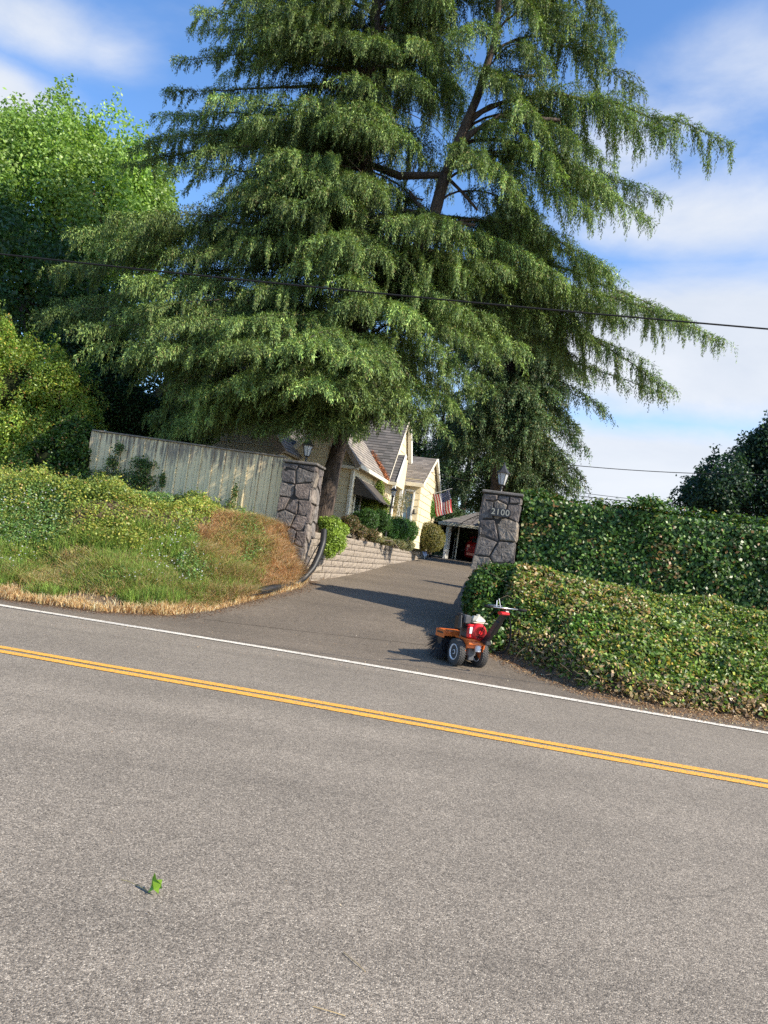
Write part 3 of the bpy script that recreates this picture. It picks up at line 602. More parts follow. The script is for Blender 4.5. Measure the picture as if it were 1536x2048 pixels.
# ------------------------------------------------------------------ lanterns
def lantern(base, label, ang):
    root = empty('post_lantern', base, 0, label, 'lantern', 'lanterns on the gate pillars'); b = np.array(base, float)
    mb = MB(); mb.lathe([(.055, 0), (.055, .015), (.026, .03), (.022, .10), (.034, .115), (.02, .13), (.02, .15), (.05, .165)], b, 12); mb.build('stem', M_BRZ, root, smooth=True)
    n = 6; z0, z1, r0, r1 = .165, .41, .062, .118
    def ringp(r, z): return [b + np.array([r * math.cos(2 * math.pi * (j + .5) / n + ang), r * math.sin(2 * math.pi * (j + .5) / n + ang), z]) for j in range(n)]
    A, B = ringp(r0, z0), ringp(r1, z1); fm = MB()
    for j in range(n): fm.tube([A[j], B[j]], .0065, 5); fm.tube([A[j], A[(j + 1) % n]], .008, 5); fm.tube([B[j], B[(j + 1) % n]], .009, 5)
    fm.build('cage', M_BRZ, root)
    gm = MB(); A2, B2 = ringp(r0 - .006, z0 + .004), ringp(r1 - .006, z1 - .004); V = A2 + B2
    gm.add(V, [(j, (j + 1) % n, n + (j + 1) % n, n + j) for j in range(n)]); gm.build('glass_panes', M_GLASS, root)
    MB().lathe([(.012, z0), (.022, z0 + .03), (.030, z0 + .09), (.022, z0 + .14), (.004, z0 + .16)], b, 12).build('bulb', M_BULB, root, smooth=True)
    prof = [(.142, z1 - .012), (.145, z1), (.105, z1 + .035), (.068, z1 + .08), (.042, z1 + .125), (.024, z1 + .16), (.014, z1 + .175), (.016, z1 + .19), (.004, z1 + .225)]
    rm = MB(); V = []; m_ = len(prof)
    for r, z in prof: V += ringp(r, z)
    rm.add(V, [(i * n + j, i * n + (j + 1) % n, (i + 1) * n + (j + 1) % n, (i + 1) * n + j) for i in range(m_ - 1) for j in range(n)] + [tuple(range(n - 1, -1, -1))]); rm.build('roof', M_BRZ, root)
    return root
lantern(PLc + [0.02, 0, 2.64 + .056], 'black six sided lantern on the pillar beside the cream fence', .2)
lantern(PRc + [-.05, 0, 2.50 + .056], 'black six sided lantern on the pillar with the number plaque', .35)
# ------------------------------------------------------------------ concrete foot, pipe and hose beside the left pillar
tag(MB().box((-1.60, 16.98, .78), (.20, .30, .62), rotz(FA) @ axes([1, 0, 0], [0, 1, 0], nrm(np.array([.03, .10, 1]))), bev=.015).build('concrete_footing', M_CREAM, origin=(-1.6, 16.98, .6)), 'cream concrete footing slab leaning at the foot of the left pillar', 'footing')
def spline(pts, n=40):
    pts = np.array(pts, float); s = np.r_[0, np.cumsum(np.linalg.norm(np.diff(pts, axis=0), axis=1))]; q = np.linspace(0, s[-1], n); o = np.stack([np.interp(q, s, pts[:, k]) for k in range(3)], 1)
    for _ in range(6): o[1:-1] = (o[:-2] + 2 * o[1:-1] + o[2:]) / 4
    return o
pp = [P(648, 1060, 17.3), P(646, 1085, 17.1), P(638, 1110, 16.95), P(626, 1136, 16.75), P(608, 1156, 16.55), P(590, 1167, 16.3), P(566, 1173, 15.9), P(545, 1176, 15.4), P(520, 1182, 15.0)]
pp = spline(pp, 120); rr = [.066 + .007 * (k % 2) for k in range(120)]
tag(MB().tube(pp, rr, 10).build('drain_pipe', mat('black_corrugated_plastic', (.012, .012, .013), .5, spec=.4, noise=(6, .4), col2=(.04, .036, .03)), smooth=True, origin=pp[60]), 'black corrugated drain pipe curving down from the pillar into the dry grass', 'pipe')
hp = spline([P(640, 1085, 17.1), P(627, 1106, 16.9), P(614, 1132, 16.8), P(604, 1150, 16.7), P(597, 1166, 16.4), P(570, 1178, 15.9), P(530, 1186, 15.0), P(490, 1192, 14.6), P(420, 1196, 14.4)], 60)
tag(MB().tube(hp, .014, 6).build('garden_hose', M_GRIP, smooth=True, origin=hp[30]), 'thin black hose trailing beside the drain pipe and across the bank', 'hose')
# ------------------------------------------------------------------ retaining wall of split face block
WP = np.array([(-1.48, 17.55), (-.62, 20.46), (.02, 23.0), (.30, 25.), (1.2, 31.), (2.75, 41.2)]); s = np.r_[0, np.cumsum(np.hypot(*np.diff(WP, axis=0).T))]
def wat(q): return np.array([np.interp(q, s, WP[:, 0]), np.interp(q, s, WP[:, 1])])
mb = MB(); rowh = .155; ztop = 1.90
for r in range(9):
    zc = ztop - rowh * (r + .5); q = (.0 if r % 2 else -.2)
    while q < s[-1]:
        a = wat(max(q, 0)); bl = random.uniform(.40, .44); b = wat(min(q + bl, s[-1])); mid = (a + b) / 2
        if zc + rowh / 2 > float(D(mid[1])) - .12 and np.hypot(*(b - a)) > .1:
            d_ = (b - a) / np.hypot(*(b - a)); ang = math.atan2(d_[1], d_[0]); n_ = np.array([d_[1], -d_[0]])
            cpos = mid - n_ * (.13 + .012 * (8 - r) * 0 + random.uniform(-.008, .008)) - n_ * .02 * (-r * .4 + 2)
            ln = np.hypot(*(b - a)); hx, hz = ln / 2 - .007, rowh / 2 - .006
            # rough split face: a grid on the front
            V = []; nu, nv = 5, 4
            for j in range(nv):
                for i_ in range(nu):
                    e = (i_ in (0, nu - 1)) or (j in (0, nv - 1)); o_ = .10 + (0 if e else random.uniform(.006, .03)); u = -hx + 2 * hx * i_ / (nu - 1); z = -hz + 2 * hz * j / (nv - 1)
                    V.append((cpos[0] + d_[0] * u + n_[0] * o_, cpos[1] + d_[1] * u + n_[1] * o_, zc + z))
            Fc = [(j * nu + i_, j * nu + i_ + 1, (j + 1) * nu + i_ + 1, (j + 1) * nu + i_) for j in range(nv - 1) for i_ in range(nu - 1)]
            bk = [(cpos[0] + d_[0] * u - n_[0] * .1, cpos[1] + d_[1] * u - n_[1] * .1, zc + z) for u, z in ((-hx, -hz), (hx, -hz), (hx, hz), (-hx, hz))]
            o4 = len(V); V += bk; cr = (0, nu - 1, nv * nu - 1, (nv - 1) * nu)
            Fc += [(cr[0], o4, o4 + 1, cr[1]), (cr[1], o4 + 1, o4 + 2, cr[2]), (cr[2], o4 + 2, o4 + 3, cr[3]), (cr[3], o4 + 3, o4, cr[0]), (o4, o4 + 3, o4 + 2, o4 + 1)]
            mb.add(V, Fc)
        q += bl
wall = empty('retaining_wall', (-.6, 20.4, .95), 0, 'tan split face block retaining wall rising along the driveway', 'wall'); mb.build('blocks', M_BLOCK, wall)
# ------------------------------------------------------------------ overhead wires
def wire(p, q, sag, r, label, name='power_line', ext=2.0, n=60, group=None):
    p, q = np.array(p), np.array(q); a = p - (q - p) * ext; b = q + (q - p) * ext; t = np.linspace(0, 1, n); pts = a + (b - a) * t[:, None]; w = 1 + 2 * ext
    x = (t * w - ext); pts[:, 2] += sag * 4 * (x * x - x)
    m_ = MB().tube(pts, r, 6, caps=False).build(name, M_GRIP, smooth=True, origin=pts[n // 2]); tag(m_, label, 'power line', group); return m_
wire(P(0, 508, 9.6), P(1536, 658, 9.0), .03, .0105, 'thick black power line crossing in front of the big cedar')
for k, (a, b, Y, r) in enumerate([((1150, 931), (1400, 947), 40, .02), ((1150, 984), (1420, 1013), 46, .016), ((1150, 991), (1420, 1017), 47, .025)]):
    wire(P(*a, Y), P(*b, Y * .96), .05, r, ['thin grey wire low in the clouds at the right, the upper of three', 'thin faint wire just over the ivy hedge, middle of three', 'darker wire just over the ivy hedge, lowest of three'][k], ext=3, group='distant wires over the hedge')
wire(P(862, 944, 31), P(965, 966, 36), .05, .012, 'thin service wire running from the house gable into the dark trees', ext=0)
# ------------------------------------------------------------------ house
HO = np.array([-1.2, 25.0, 2.0]); HA = math.radians(-12); h1 = np.array([math.cos(HA), math.sin(HA), 0]); h2 = np.array([-math.sin(HA), math.cos(HA), 0]); hz = np.array([0, 0, 1.])
def hp_(a, b, z): return HO * [1, 1, 0] + h1 * a + h2 * b + hz * z
house = empty('cottage', HO, 0, 'cream shingled cottage with steep grey roofs behind the fence and cedar', 'house')
def siding(mb, pa, pb, z0, tops, course=.28):
    """lapped courses on the wall from pa to pb; tops: list of (t, z) outline of the upper edge"""
    pa, pb = np.array(pa, float), np.array(pb, float); n_ = nrm(np.cross(pb - pa, [0, 0, 1])); z = z0
    tt = np.array([t for t, _ in tops]); zz = np.array([q for _, q in tops]); T = np.linspace(0, 1, 61); ZT = np.interp(T, tt, zz)
    while z < zz.max():
        ok = ZT > z + .01
        if ok.any():
            idx = np.where(ok)[0]; a, b = T[idx[0]], T[idx[-1]]; z1 = z + course
            tops_ = [(t, min(z1, zt)) for t, zt in zip(T[idx], ZT[idx])]
            if b - a > .02:
                pts = [(a, z), (b, z)] + [tops_[-1 - k] for k in range(0, len(tops_), max(1, len(tops_) // 12))] + ([tops_[0]] if len(tops_) > 1 else [])
                front = [pa + (pb - pa) * t + n_ * (.030 if abs(q - z) < 1e-6 else .008) + hz * q for t, q in pts]
                back = [pa + (pb - pa) * t + hz * q - n_ * .02 for t, q in pts]; k = len(front)
                mb.add(front + back, [tuple(range(k)), tuple(range(2 * k - 1, k - 1, -1))] + [(i, k + i, k + (i + 1) % k, (i + 1) % k) for i in range(k)])
        z += course
def roofplane(name, a, b, c, d, parent, th=.07, course=.15, pal=((.13, .12, .115), (.16, .145, .135), (.10, .095, .09))):
    """a,b eave left/right; c,d ridge right/left. courses of lapped tiles"""
    a, b, c, d = [np.array(q, float) for q in (a, b, c, d)]; n_ = nrm(np.cross(b - a, d - a)); n_ = n_ if n_[2] > 0 else -n_
    nr = max(2, int(np.linalg.norm(d - a) / course)); V, Fc, T = [], [], []
    for r in range(nr):
        t0, t1 = r / nr, (r + 1) / nr; l0, l1 = a + (d - a) * t0, a + (d - a) * t1; r0, r1 = b + (c - b) * t0, b + (c - b) * t1
        nc = max(1, int(np.linalg.norm(r0 - l0) / .28)); off = random.uniform(0, .9)
        ed = [0] + [min(1, (k + off) / nc) for k in range(nc)] + [1]
        for e0, e1 in zip(ed[:-1], ed[1:]):
            if e1 - e0 < 1e-4: continue
            k = len(V); V += [l0 + (r0 - l0) * e0 + n_ * .022, l0 + (r0 - l0) * e1 + n_ * .022, l1 + (r1 - l1) * e1 + n_ * .006, l1 + (r1 - l1) * e0 + n_ * .006, l0 + (r0 - l0) * e0, l0 + (r0 - l0) * e1]
            Fc += [(k, k + 1, k + 2, k + 3), (k + 4, k + 5, k + 1, k)]; col = np.array(random.choice(pal)) * random.uniform(.85, 1.15); T += [col, col * .6]
    k = len(V); V += [a - n_ * .002, b - n_ * .002, c - n_ * .002, d - n_ * .002, a - n_ * th, b - n_ * th, c - n_ * th, d - n_ * th]
    Fc += [(k, k + 1, k + 2, k + 3), (k + 7, k + 6, k + 5, k + 4), (k, k + 4, k + 5, k + 1), (k + 1, k + 5, k + 6, k + 2), (k + 2, k + 6, k + 7, k + 3), (k + 3, k + 7, k + 4, k)]; T += [np.array([.3, .26, .2])] * 6
    return mkobj(name, V, Fc, M_ROOF, parent, tint=np.array(T))
def board(a, b, w, th, name, material, parent, up=None):
    """plank from a to b; w measured along up"""
    a, b = np.array(a, float), np.array(b, float); d_ = b - a; ln = np.linalg.norm(d_); d_ = d_ / ln; u_ = hz if up is None else np.array(up, float); v = nrm(np.cross(d_, u_)); u_ = np.cross(v, d_)
    return MB().box((a + b) / 2, (ln, th, w), axes(d_, v, u_), bev=.006).build(name, material, parent)
EZ = 4.33; PIT = math.tan(math.radians(52))
# wing A: small gable towards the road, right wall faces the drive
AW = 2.06; OV = .24
pk = EZ + (AW / 2 + OV) * PIT - .0
mb = MB(); siding(mb, hp_(-AW, 0, 0), hp_(0, 0, 0), 1.95, [(0, EZ + OV * PIT - .12), (.5, pk - .12), (1, EZ + OV * PIT - .12)]); siding(mb, hp_(0, 0, 0), hp_(0, 4.3, 0), 1.95, [(0, EZ + .14), (1, EZ + .14)])
siding(mb, hp_(-AW, 4.3, 0), hp_(-AW, 0, 0), 1.95, [(0, EZ + .14), (1, EZ + .14)])
mb.build('front_gable_wall', M_WALL, house)
for sx_, nm in ((0.045, 0),): board(hp_(.02, -.02, 1.95), hp_(.02, -.02, EZ + .10), .10, .10, 'corner_board', M_TRIM, house, up=h1)
ra = roofplane('front_gable_roof', hp_(OV, -.22, EZ), hp_(OV, 4.4, EZ), hp_(-AW / 2, 4.4, pk), hp_(-AW / 2, -.22, pk), house, pal=((.24, .21, .185), (.28, .245, .21), (.20, .18, .16)))
roofplane('front_gable_roof', hp_(-AW - OV, 4.4, EZ), hp_(-AW - OV, -.22, EZ), hp_(-AW / 2, -.22, pk), hp_(-AW / 2, 4.4, pk), house)
board(hp_(OV, -.25, EZ - .07), hp_(-AW / 2, -.25, pk - .07), .16, .04, 'barge_board', M_OLDTRIM, house); board(hp_(-AW - OV, -.25, EZ - .07), hp_(-AW / 2, -.25, pk - .07), .16, .04, 'barge_board', M_TRIM, house)
board(hp_(OV + .04, -.22, EZ - .03), hp_(OV + .04, 4.3, EZ - .03), .13, .09, 'gutter', M_TRIM, house)
board(hp_(-.66, -.12, EZ - .10), hp_(OV - .02, -.12, EZ - .10), .10, .22, 'eave_return', M_TRIM, house)
def window(parent, a, b, z0, z1, out, fr=.05, mull=0, glass=None, name='window'):
    a, b = np.array(a, float), np.array(b, float); d_ = nrm(b - a); o = nrm(np.array(out, float)) * .035; mb = MB(); R3 = axes(d_, nrm(np.array(out, float)), hz); ln = np.linalg.norm(b - a); m_ = (a + b) / 2
    for z in (z0, z1): mb.box(m_ + o + hz * z, (ln + fr * 2, .05, fr * 1.6), R3, bev=.004)
    for p in (a, b): mb.box(p + o + hz * (z0 + z1) / 2, (fr, .05, z1 - z0), R3, bev=.004)
    for k in range(mull): mb.box(a + (b - a) * (k + 1) / (mull + 1) + o + hz * (z0 + z1) / 2, (fr * .5, .03, z1 - z0 - fr), R3)
    w_ = mb.build(name, M_TRIM, parent); MB().box(m_ + o * .5 + hz * (z0 + z1) / 2, (ln, .012, z1 - z0), R3).build('pane', glass or M_DGLASS, w_); return w_
window(house, hp_(-.78, -.03, 0), hp_(-.46, -.03, 0), 3.35, 4.85, -h2, mull=0)
window(house, hp_(.03, .55, 0), hp_(.03, 3.1, 0), 2.75, 3.95, h1, mull=2)
# awning over the side window
aw = MB(); top, bot = [], []
for k in range(9):
    t = .35 + 2.95 * k / 8; sc = .03 * (k % 2); top.append(hp_(.05, t, 4.02)); bot.append(hp_(.86, t + .1, 3.32 - sc * 1.3))
V = top + bot; Fc = [(k, k + 1, 10 + k, 9 + k) for k in range(8)]; V2 = [np.array(v) - [0, 0, .012] for v in V]; aw.add(list(V) + V2, Fc + [tuple(18 + i for i in f[::-1]) for f in Fc])
aw.add([top[0], bot[0], hp_(.05, .38, 3.42), hp_(.06, .40, 3.42)], [(0, 1, 2)]); aw.add([top[8], bot[8], hp_(.05, 3.28, 3.42)], [(0, 1, 2)])
awn = aw.build('awning', M_AWN, house); fr_ = MB(); fr_.tube([hp_(.05, .45, 3.35), bot[0]], .012, 5); fr_.tube([hp_(.05, 3.2, 3.35), bot[8]], .012, 5); fr_.tube([bot[0], bot[8]], .012, 5); fr_.build('awning_frame', M_BRZ, awn)
# main block M
MR, ME, MG, mz, mp_z = .20, 4.25, 6.7, EZ, EZ + 2.42 * 1.22
mb = MB(); siding(mb, hp_(-6.2, ME + .25, 0), hp_(MR, ME + .25, 0), 1.95, [(0, EZ + .2), (1, EZ + .2)])
siding(mb, hp_(MR, ME + .1, 0), hp_(MR, 9.1, 0), 1.95, [(0, EZ + .05), (.5, mp_z - .05), (1, EZ + .05)], course=.30); mb.build('main_wall', M_WALL, house)
main = roofplane('main_roof', hp_(-6.4, ME, EZ), hp_(MR + .12, ME, EZ), hp_(MR + .12, MG, mp_z), hp_(-6.4, MG, mp_z), house)
roofplane('main_roof', hp_(MR + .12, 9.2, EZ), hp_(-6.4, 9.2, EZ), hp_(-6.4, MG, mp_z), hp_(MR + .12, MG, mp_z), house)
roofplane('lower_roof', hp_(.18, ME + .02, EZ + .02), hp_(.62, ME + .02, EZ + .02), hp_(.62, ME + 1.0, EZ + 1.2), hp_(.18, ME + 1.0, EZ + 1.2), house)
board(hp_(MR + .15, ME, EZ - .05), hp_(MR + .15, MG, mp_z - .05), .12, .03, 'barge_board', M_TRIM, house); board(hp_(MR + .15, 9.2, EZ - .05), hp_(MR + .15, MG, mp_z - .05), .20, .16, 'barge_board', M_WHITE, house)
board(hp_(.66, ME, EZ - .02), hp_(.66, ME + 1.05, EZ + 1.2), .16, .04, 'barge_board', M_WHITE, house)
mb = MB(); mb.prism([hp_(.62, ME + .15, EZ - .1), hp_(.62, ME + 1.8, EZ - .1), hp_(.62, ME + 1.8, EZ + 1.1), hp_(.62, ME + 1.05, EZ + 1.1)], -h1 * .05); mb.build('lower_gable_wall', M_WALL, house)
window(house, hp_(MR + .03, 7.15, 0), hp_(MR + .03, 7.45, 0), 5.0, 5.75, h1, fr=.05)
# porch posts and fascia
for b_ in (ME + .12, ME + 1.7): MB().box(hp_(.55, b_, 3.2), (.13, .13, 2.4), rotz(HA), bev=.01).build('porch_post', M_WHITE, house)
board(hp_(-1.0, ME - .02, EZ - .05), hp_(.66, ME - .02, EZ - .05), .12, .06, 'gutter', M_TRIM, house)
# trellis
mb = MB()
for k in range(9):
    t = k / 8; mb.tube([hp_(.02 + .5 * t, ME + .12, 2.0), hp_(.02 + .5 * ((t + .5) % 1), ME + .12, 4.2)], .012, 4); mb.tube([hp_(.52 - .5 * t, ME + .14, 2.0), hp_(.02 + .5 * ((1.5 - t) % 1), ME + .14, 4.2)], .012, 4)
mb.build('trellis', M_TRIM, house)
# wing E, lower and to the right
EE, EG, ez, er = 6.2, 8.9, 4.58, 6.0; ER_ = 1.22
mb = MB(); siding(mb, hp_(MR, EE + .3, 0), hp_(ER_, EE + .3, 0), 2.0, [(0, ez + .2), (1, ez + .2)]); siding(mb, hp_(ER_, EE + .3, 0), hp_(ER_, 11.3, 0), 2.0, [(0, ez + .15), (.52, er), (1, ez + .15)]); mb.build('right_wing_wall', M_WALL, house)
roofplane('right_wing_roof', hp_(MR - .1, EE, ez), hp_(ER_ + .12, EE, ez), hp_(ER_ + .12, EG, er), hp_(MR - .1, EG, er), house, pal=((.20, .175, .155), (.24, .21, .185), (.17, .15, .135)))
roofplane('right_wing_roof', hp_(ER_ + .12, 11.6, ez), hp_(MR - .1, 11.6, ez), hp_(MR - .1, EG, er), hp_(ER_ + .12, EG, er), house)
board(hp_(ER_ + .15, EE, ez - .05), hp_(ER_ + .15, EG, er - .05), .14, .03, 'barge_board', M_TRIM, house); board(hp_(ER_ + .15, 11.6, ez - .05), hp_(ER_ + .15, EG, er - .05), .16, .10, 'barge_board', M_WHITE, house)
board(hp_(MR, EE - .03, ez - .06), hp_(ER_ + .14, EE - .03, ez - .06), .15, .07, 'gutter', M_TRIM, house)
dr = MB().box(hp_(.80, EE + .24, 3.15), (.30, .06, 2.0), rotz(HA), bev=.01).build('door', M_BLUE, house); MB().lathe([(.012, 0), (.028, .02), (.028, .04), (.01, .05)], hp_(.9, EE + .17, 3.1), 8, axis='y').build('handle', M_BRZ, dr)
mb = MB(); [mb.box(hp_(q, EE + .22, 3.2), (.06, .10, 2.2), rotz(HA)) for q in (.62, .99)]; mb.box(hp_(.8, EE + .22, 4.28), (.44, .10, .07), rotz(HA)); mb.build('door_frame', M_WHITE, house)
wl = MB().box(hp_(1.08, EE + .2, 3.45), (.09, .1, .22), rotz(HA), bev=.01, taper=.6).build('wall_lamp', M_IRON, house)
# moss along the valley
n = 1500; t = rng.uniform(0, 1, n); v0, v1 = hp_(.30, ME - .02, EZ + .03), hp_(-.72, ME + .98, EZ + 1.22)
p = v0 + (v1 - v0) * t[:, None] + rng.normal(0, 1, (n, 3)) * [.06, .04, .02] + np.array([0, 0, .03]); p = p[rng.uniform(0, 1, n) < (1 - t) ** .6]
V, Fc = flat_cards(p, nrm(rng.normal(0, .5, p.shape) + [0, -.5, 1]), .06, .035); mkobj('valley_moss', V, Fc, M_NEEDLE, main, tint=tints(len(p), [(.40, .13, .05), (.5, .2, .08), (.25, .10, .05)]))
# wing B behind the fence
BX0, BX1, BY = -7.2, -2.0, -1.6; bo = .25; bw = BX1 - BX0; bpk = EZ + (bw / 2 + bo) * 1.15
mb = MB(); siding(mb, hp_(BX0, BY, 0), hp_(BX1, BY, 0), 1.95, [(0, EZ + bo * 1.15 - .1), (.5, bpk - .14), (1, EZ + bo * 1.15 - .1)], course=.31); siding(mb, hp_(BX1, BY, 0), hp_(BX1, 4.3, 0), 1.95, [(0, EZ + .2), (1, EZ + .2)]); mb.build('left_gable_wall', mat('olive_cream_shingle', (.50, .45, .31), .8, noise=(4, .4), col2=(.42, .38, .26), stretch=(1, 1, .2)), house)
roofplane('left_gable_roof', hp_(BX1 + bo, BY - .3, EZ), hp_(BX1 + bo, 4.6, EZ), hp_((BX0 + BX1) / 2, 4.6, bpk), hp_((BX0 + BX1) / 2, BY - .3, bpk), house)
roofplane('left_gable_roof', hp_(BX0 - bo, 4.6, EZ), hp_(BX0 - bo, BY - .3, EZ), hp_((BX0 + BX1) / 2, BY - .3, bpk), hp_((BX0 + BX1) / 2, 4.6, bpk), house)
board(hp_(BX1 + bo, BY - .34, EZ - .09), hp_((BX0 + BX1) / 2, BY - .34, bpk - .09), .26, .06, 'barge_board', M_OLDTRIM, house); board(hp_(BX0 - bo, BY - .34, EZ - .09), hp_((BX0 + BX1) / 2, BY - .34, bpk - .09), .26, .06, 'barge_board', M_OLDTRIM, house)
board(hp_(BX0 + .9, BY - .06, 3.86), hp_(BX1 - 1.7, BY - .06, 3.86), .09, .06, 'window_head', M_BRZ, house)
window(house, hp_(BX0 + 1.0, BY - .03, 0), hp_(BX1 - 1.8, BY - .03, 0), 2.9, 3.78, -h2, mull=2)
# ------------------------------------------------------------------ carport
CY = 42.0; cp = empty('carport', P(900, 1117, CY) * [1, 1, 0] + [0, 0, 1.83], 0, 'low carport with grey shingle roof and white posts at the top of the driveway', 'carport')
ca = math.radians(-9); c1 = np.array([math.cos(ca), math.sin(ca), 0]); c2 = np.array([-math.sin(ca), math.cos(ca), 0]); CO = np.array([float(P(888, 1115, CY)[0]), CY, 0])
def cc(a, b, z): return CO + c1 * a + c2 * b + hz * z
for a, b in ((.0, 0), (6.4, 0), (0, 6.6), (6.4, 6.6)): MB().box(cc(a, b, 2.75), (.15, .15, 1.95), rotz(ca), bev=.01).build('post', M_WHITE, cp)
for a, b in ((.55, .9), (.28, 3.), (3.2, 6.4)): MB().box(cc(a, b, 2.75), (.07, .07, 1.95), rotz(ca), bev=.006).build('stud', M_TRIM, cp)
mb = MB(); mb.box(cc(.12, .12, 2.75), (.16, .10, 1.9), rotz(ca)); mb.build('corner_board', M_WHITE, cp)
roofplane('roof', cc(-.45, -.45, 3.72), cc(6.9, -.45, 3.72), cc(5.2, 3.2, 4.75), cc(1.4, 3.2, 4.75), cp, course=.2, pal=((.22, .20, .18), (.26, .235, .21), (.19, .17, .155)))
roofplane('roof', cc(6.9, 7.1, 3.72), cc(-.45, 7.1, 3.72), cc(1.4, 3.2, 4.75), cc(5.2, 3.2, 4.75), cp, course=.2)
roofplane('roof', cc(-.45, 7.1, 3.72), cc(-.45, -.45, 3.72), cc(1.4, 3.2, 4.75), cc(1.4, 3.2, 4.75), cp, course=.2)
roofplane('roof', cc(6.9, -.45, 3.72), cc(6.9, 7.1, 3.72), cc(5.2, 3.2, 4.75), cc(5.2, 3.2, 4.75), cp, course=.2)
board(cc(-.47, -.49, 3.66), cc(6.92, -.49, 3.66), .16, .05, 'fascia', M_TRIM, cp); board(cc(-.49, -.47, 3.66), cc(-.49, 7.1, 3.66), .16, .05, 'fascia', M_TRIM, cp)
mb = MB(); siding(mb, cc(-.05, 7.0, 0), cc(6.5, 7.0, 0), 1.8, [(0, 3.65), (1, 3.65)]); siding(mb, cc(-.05, 7.0, 0), cc(-.05, 3.6, 0), 1.8, [(0, 3.65), (1, 3.65)]); siding(mb, cc(6.5, 7.0, 0), cc(6.5, .2, 0), 1.8, [(0, 3.65), (1, 3.65)]); mb.build('back_wall', mat('dark_boarding', (.10, .085, .07), .9, noise=(3, .5)), cp)
# front facing small gable of the carport roof
ga, gb, gp = cc(1.75, -.30, 4.02), cc(4.9, -.30, 4.02), cc(3.3, -.30, 4.62)
MB().prism([ga, gb, gp], c2 * 1.6).build('gable_wall', M_TRIM, cp)
roofplane('gable_roof', cc(1.6, -.5, 3.98), cc(1.6, 2.6, 3.98), cc(3.3, 2.6, 4.72), cc(3.3, -.5, 4.72), cp); roofplane('gable_roof', cc(5.0, 2.6, 3.98), cc(5.0, -.5, 3.98), cc(3.3, -.5, 4.72), cc(3.3, 2.6, 4.72), cp)
board(cc(1.6, -.53, 3.94), cc(3.3, -.53, 4.68), .13, .04, 'barge_board', M_TRIM, cp); board(cc(5.0, -.53, 3.94), cc(3.3, -.53, 4.68), .13, .04, 'barge_board', M_TRIM, cp)
# ------------------------------------------------------------------ red car parked in the carport, seen from behind
def build_car():
    base = P(958, 1122, 43.6); base[2] = float(D(43.6)) + .01; ang = ca
    root = empty('parked_car', base, ang, 'red hatchback parked in the dark carport', 'car')
    red = mat('red_car_paint', (.42, .012, .015), .25, .1, coat=.6, spec=.6); W2 = .90
    # cross sections along y (0 rear .. 4.2 front): list of outlines
    secs = [(0.0, .30, .95, .70, .72), (.08, .22, 1.02, .80, .86), (.35, .18, 1.32, .86, .90), (.75, .18, 1.50, .88, .90), (1.4, .18, 1.53, .89, .90), (2.3, .18, 1.50, .89, .90), (2.9, .18, 1.15, .88, .90), (3.9, .20, .92, .84, .88), (4.15, .30, .72, .72, .78)]
    V = []; n = 14
    for y, zb, zt, wb, wm in secs:
        belt = min(.95, zt - .12); tw = wm * (.74 if zt > 1.2 else .92)
        half = [(0, zb), (wb * .7, zb), (wb, zb + .10), (wm, (zb + belt) / 2), (wm * .98, belt), (tw + .02, zt - .08), (tw * .8, zt - .01), (0, zt)]
        ring = half + [(-x, z) for x, z in half[-2:0:-1]]; V += [(x, y, z) for x, z in ring]; n = len(ring)
    Fc = [(i * n + j, i * n + (j + 1) % n, (i + 1) * n + (j + 1) % n, (i + 1) * n + j) for i in range(len(secs) - 1) for j in range(n)] + [tuple(range(n - 1, -1, -1)), tuple((len(secs) - 1) * n + j for j in range(n))]
    body = MB().add(V, Fc).build('body', red, root, smooth=True, local=True)
    MB().add([(-.60, -.005 + .10, 1.02), (.60, .095, 1.02), (.52, .37, 1.36), (-.52, .37, 1.36), (-.60, .12, 1.02), (.60, .12, 1.02), (.52, .40, 1.36), (-.52, .40, 1.36)], [(0, 1, 2, 3), (7, 6, 5, 4), (0, 4, 5, 1), (1, 5, 6, 2), (2, 6, 7, 3), (3, 7, 4, 0)]).build('rear_window', M_DGLASS, root, local=True)
    for s_ in (-1, 1):
        MB().box((s_ * .70, .02, .86), (.20, .12, .22), bev=.03).build('tail_light', mat('tail_light_red', (.5, .02, .02), .15, coat=.8), root, local=True)
        MB().box((s_ * .905, 1.75, 1.15), (.02, 1.9, .28), bev=.005, taper=.8).build('side_window', M_DGLASS, root, local=True)
        for y in (.85, 3.35):
            w_ = MB().lathe([(.20, -.1), (.31, -.1), (.33, -.07), (.33, .07), (.31, .1), (.20, .1)], (s_ * .80, y, .33), 20, axis='x').build('wheel', M_GRIP, root, smooth=True, local=True)
            MB().lathe([(.2, -.102), (.2, .102)], (s_ * .80, y, .33), 14, axis='x').build('rim', mat('alloy', (.5, .5, .52), .3, .8), w_, local=True)
    MB().box((0, -.02, .42), (1.6, .14, .22), bev=.04).build('bumper', red, root, local=True)
    MB().box((0, -.03, .78), (.34, .03, .12), bev=.004).build('licence_plate', mat('plate', (.7, .7, .68), .4), root, local=True)
build_car()
# ------------------------------------------------------------------ flag
FB = P(839, 995, 31.6); FT = P(897, 979, 31.2)
fl = empty('flag', FB, 0, 'american flag hanging from an angled pole on the house corner', 'flag')
MB().tube([FB + (FB - FT) * .1, FT + (FT - FB) * .12], .013, 6).build('pole', M_WHITE, fl)
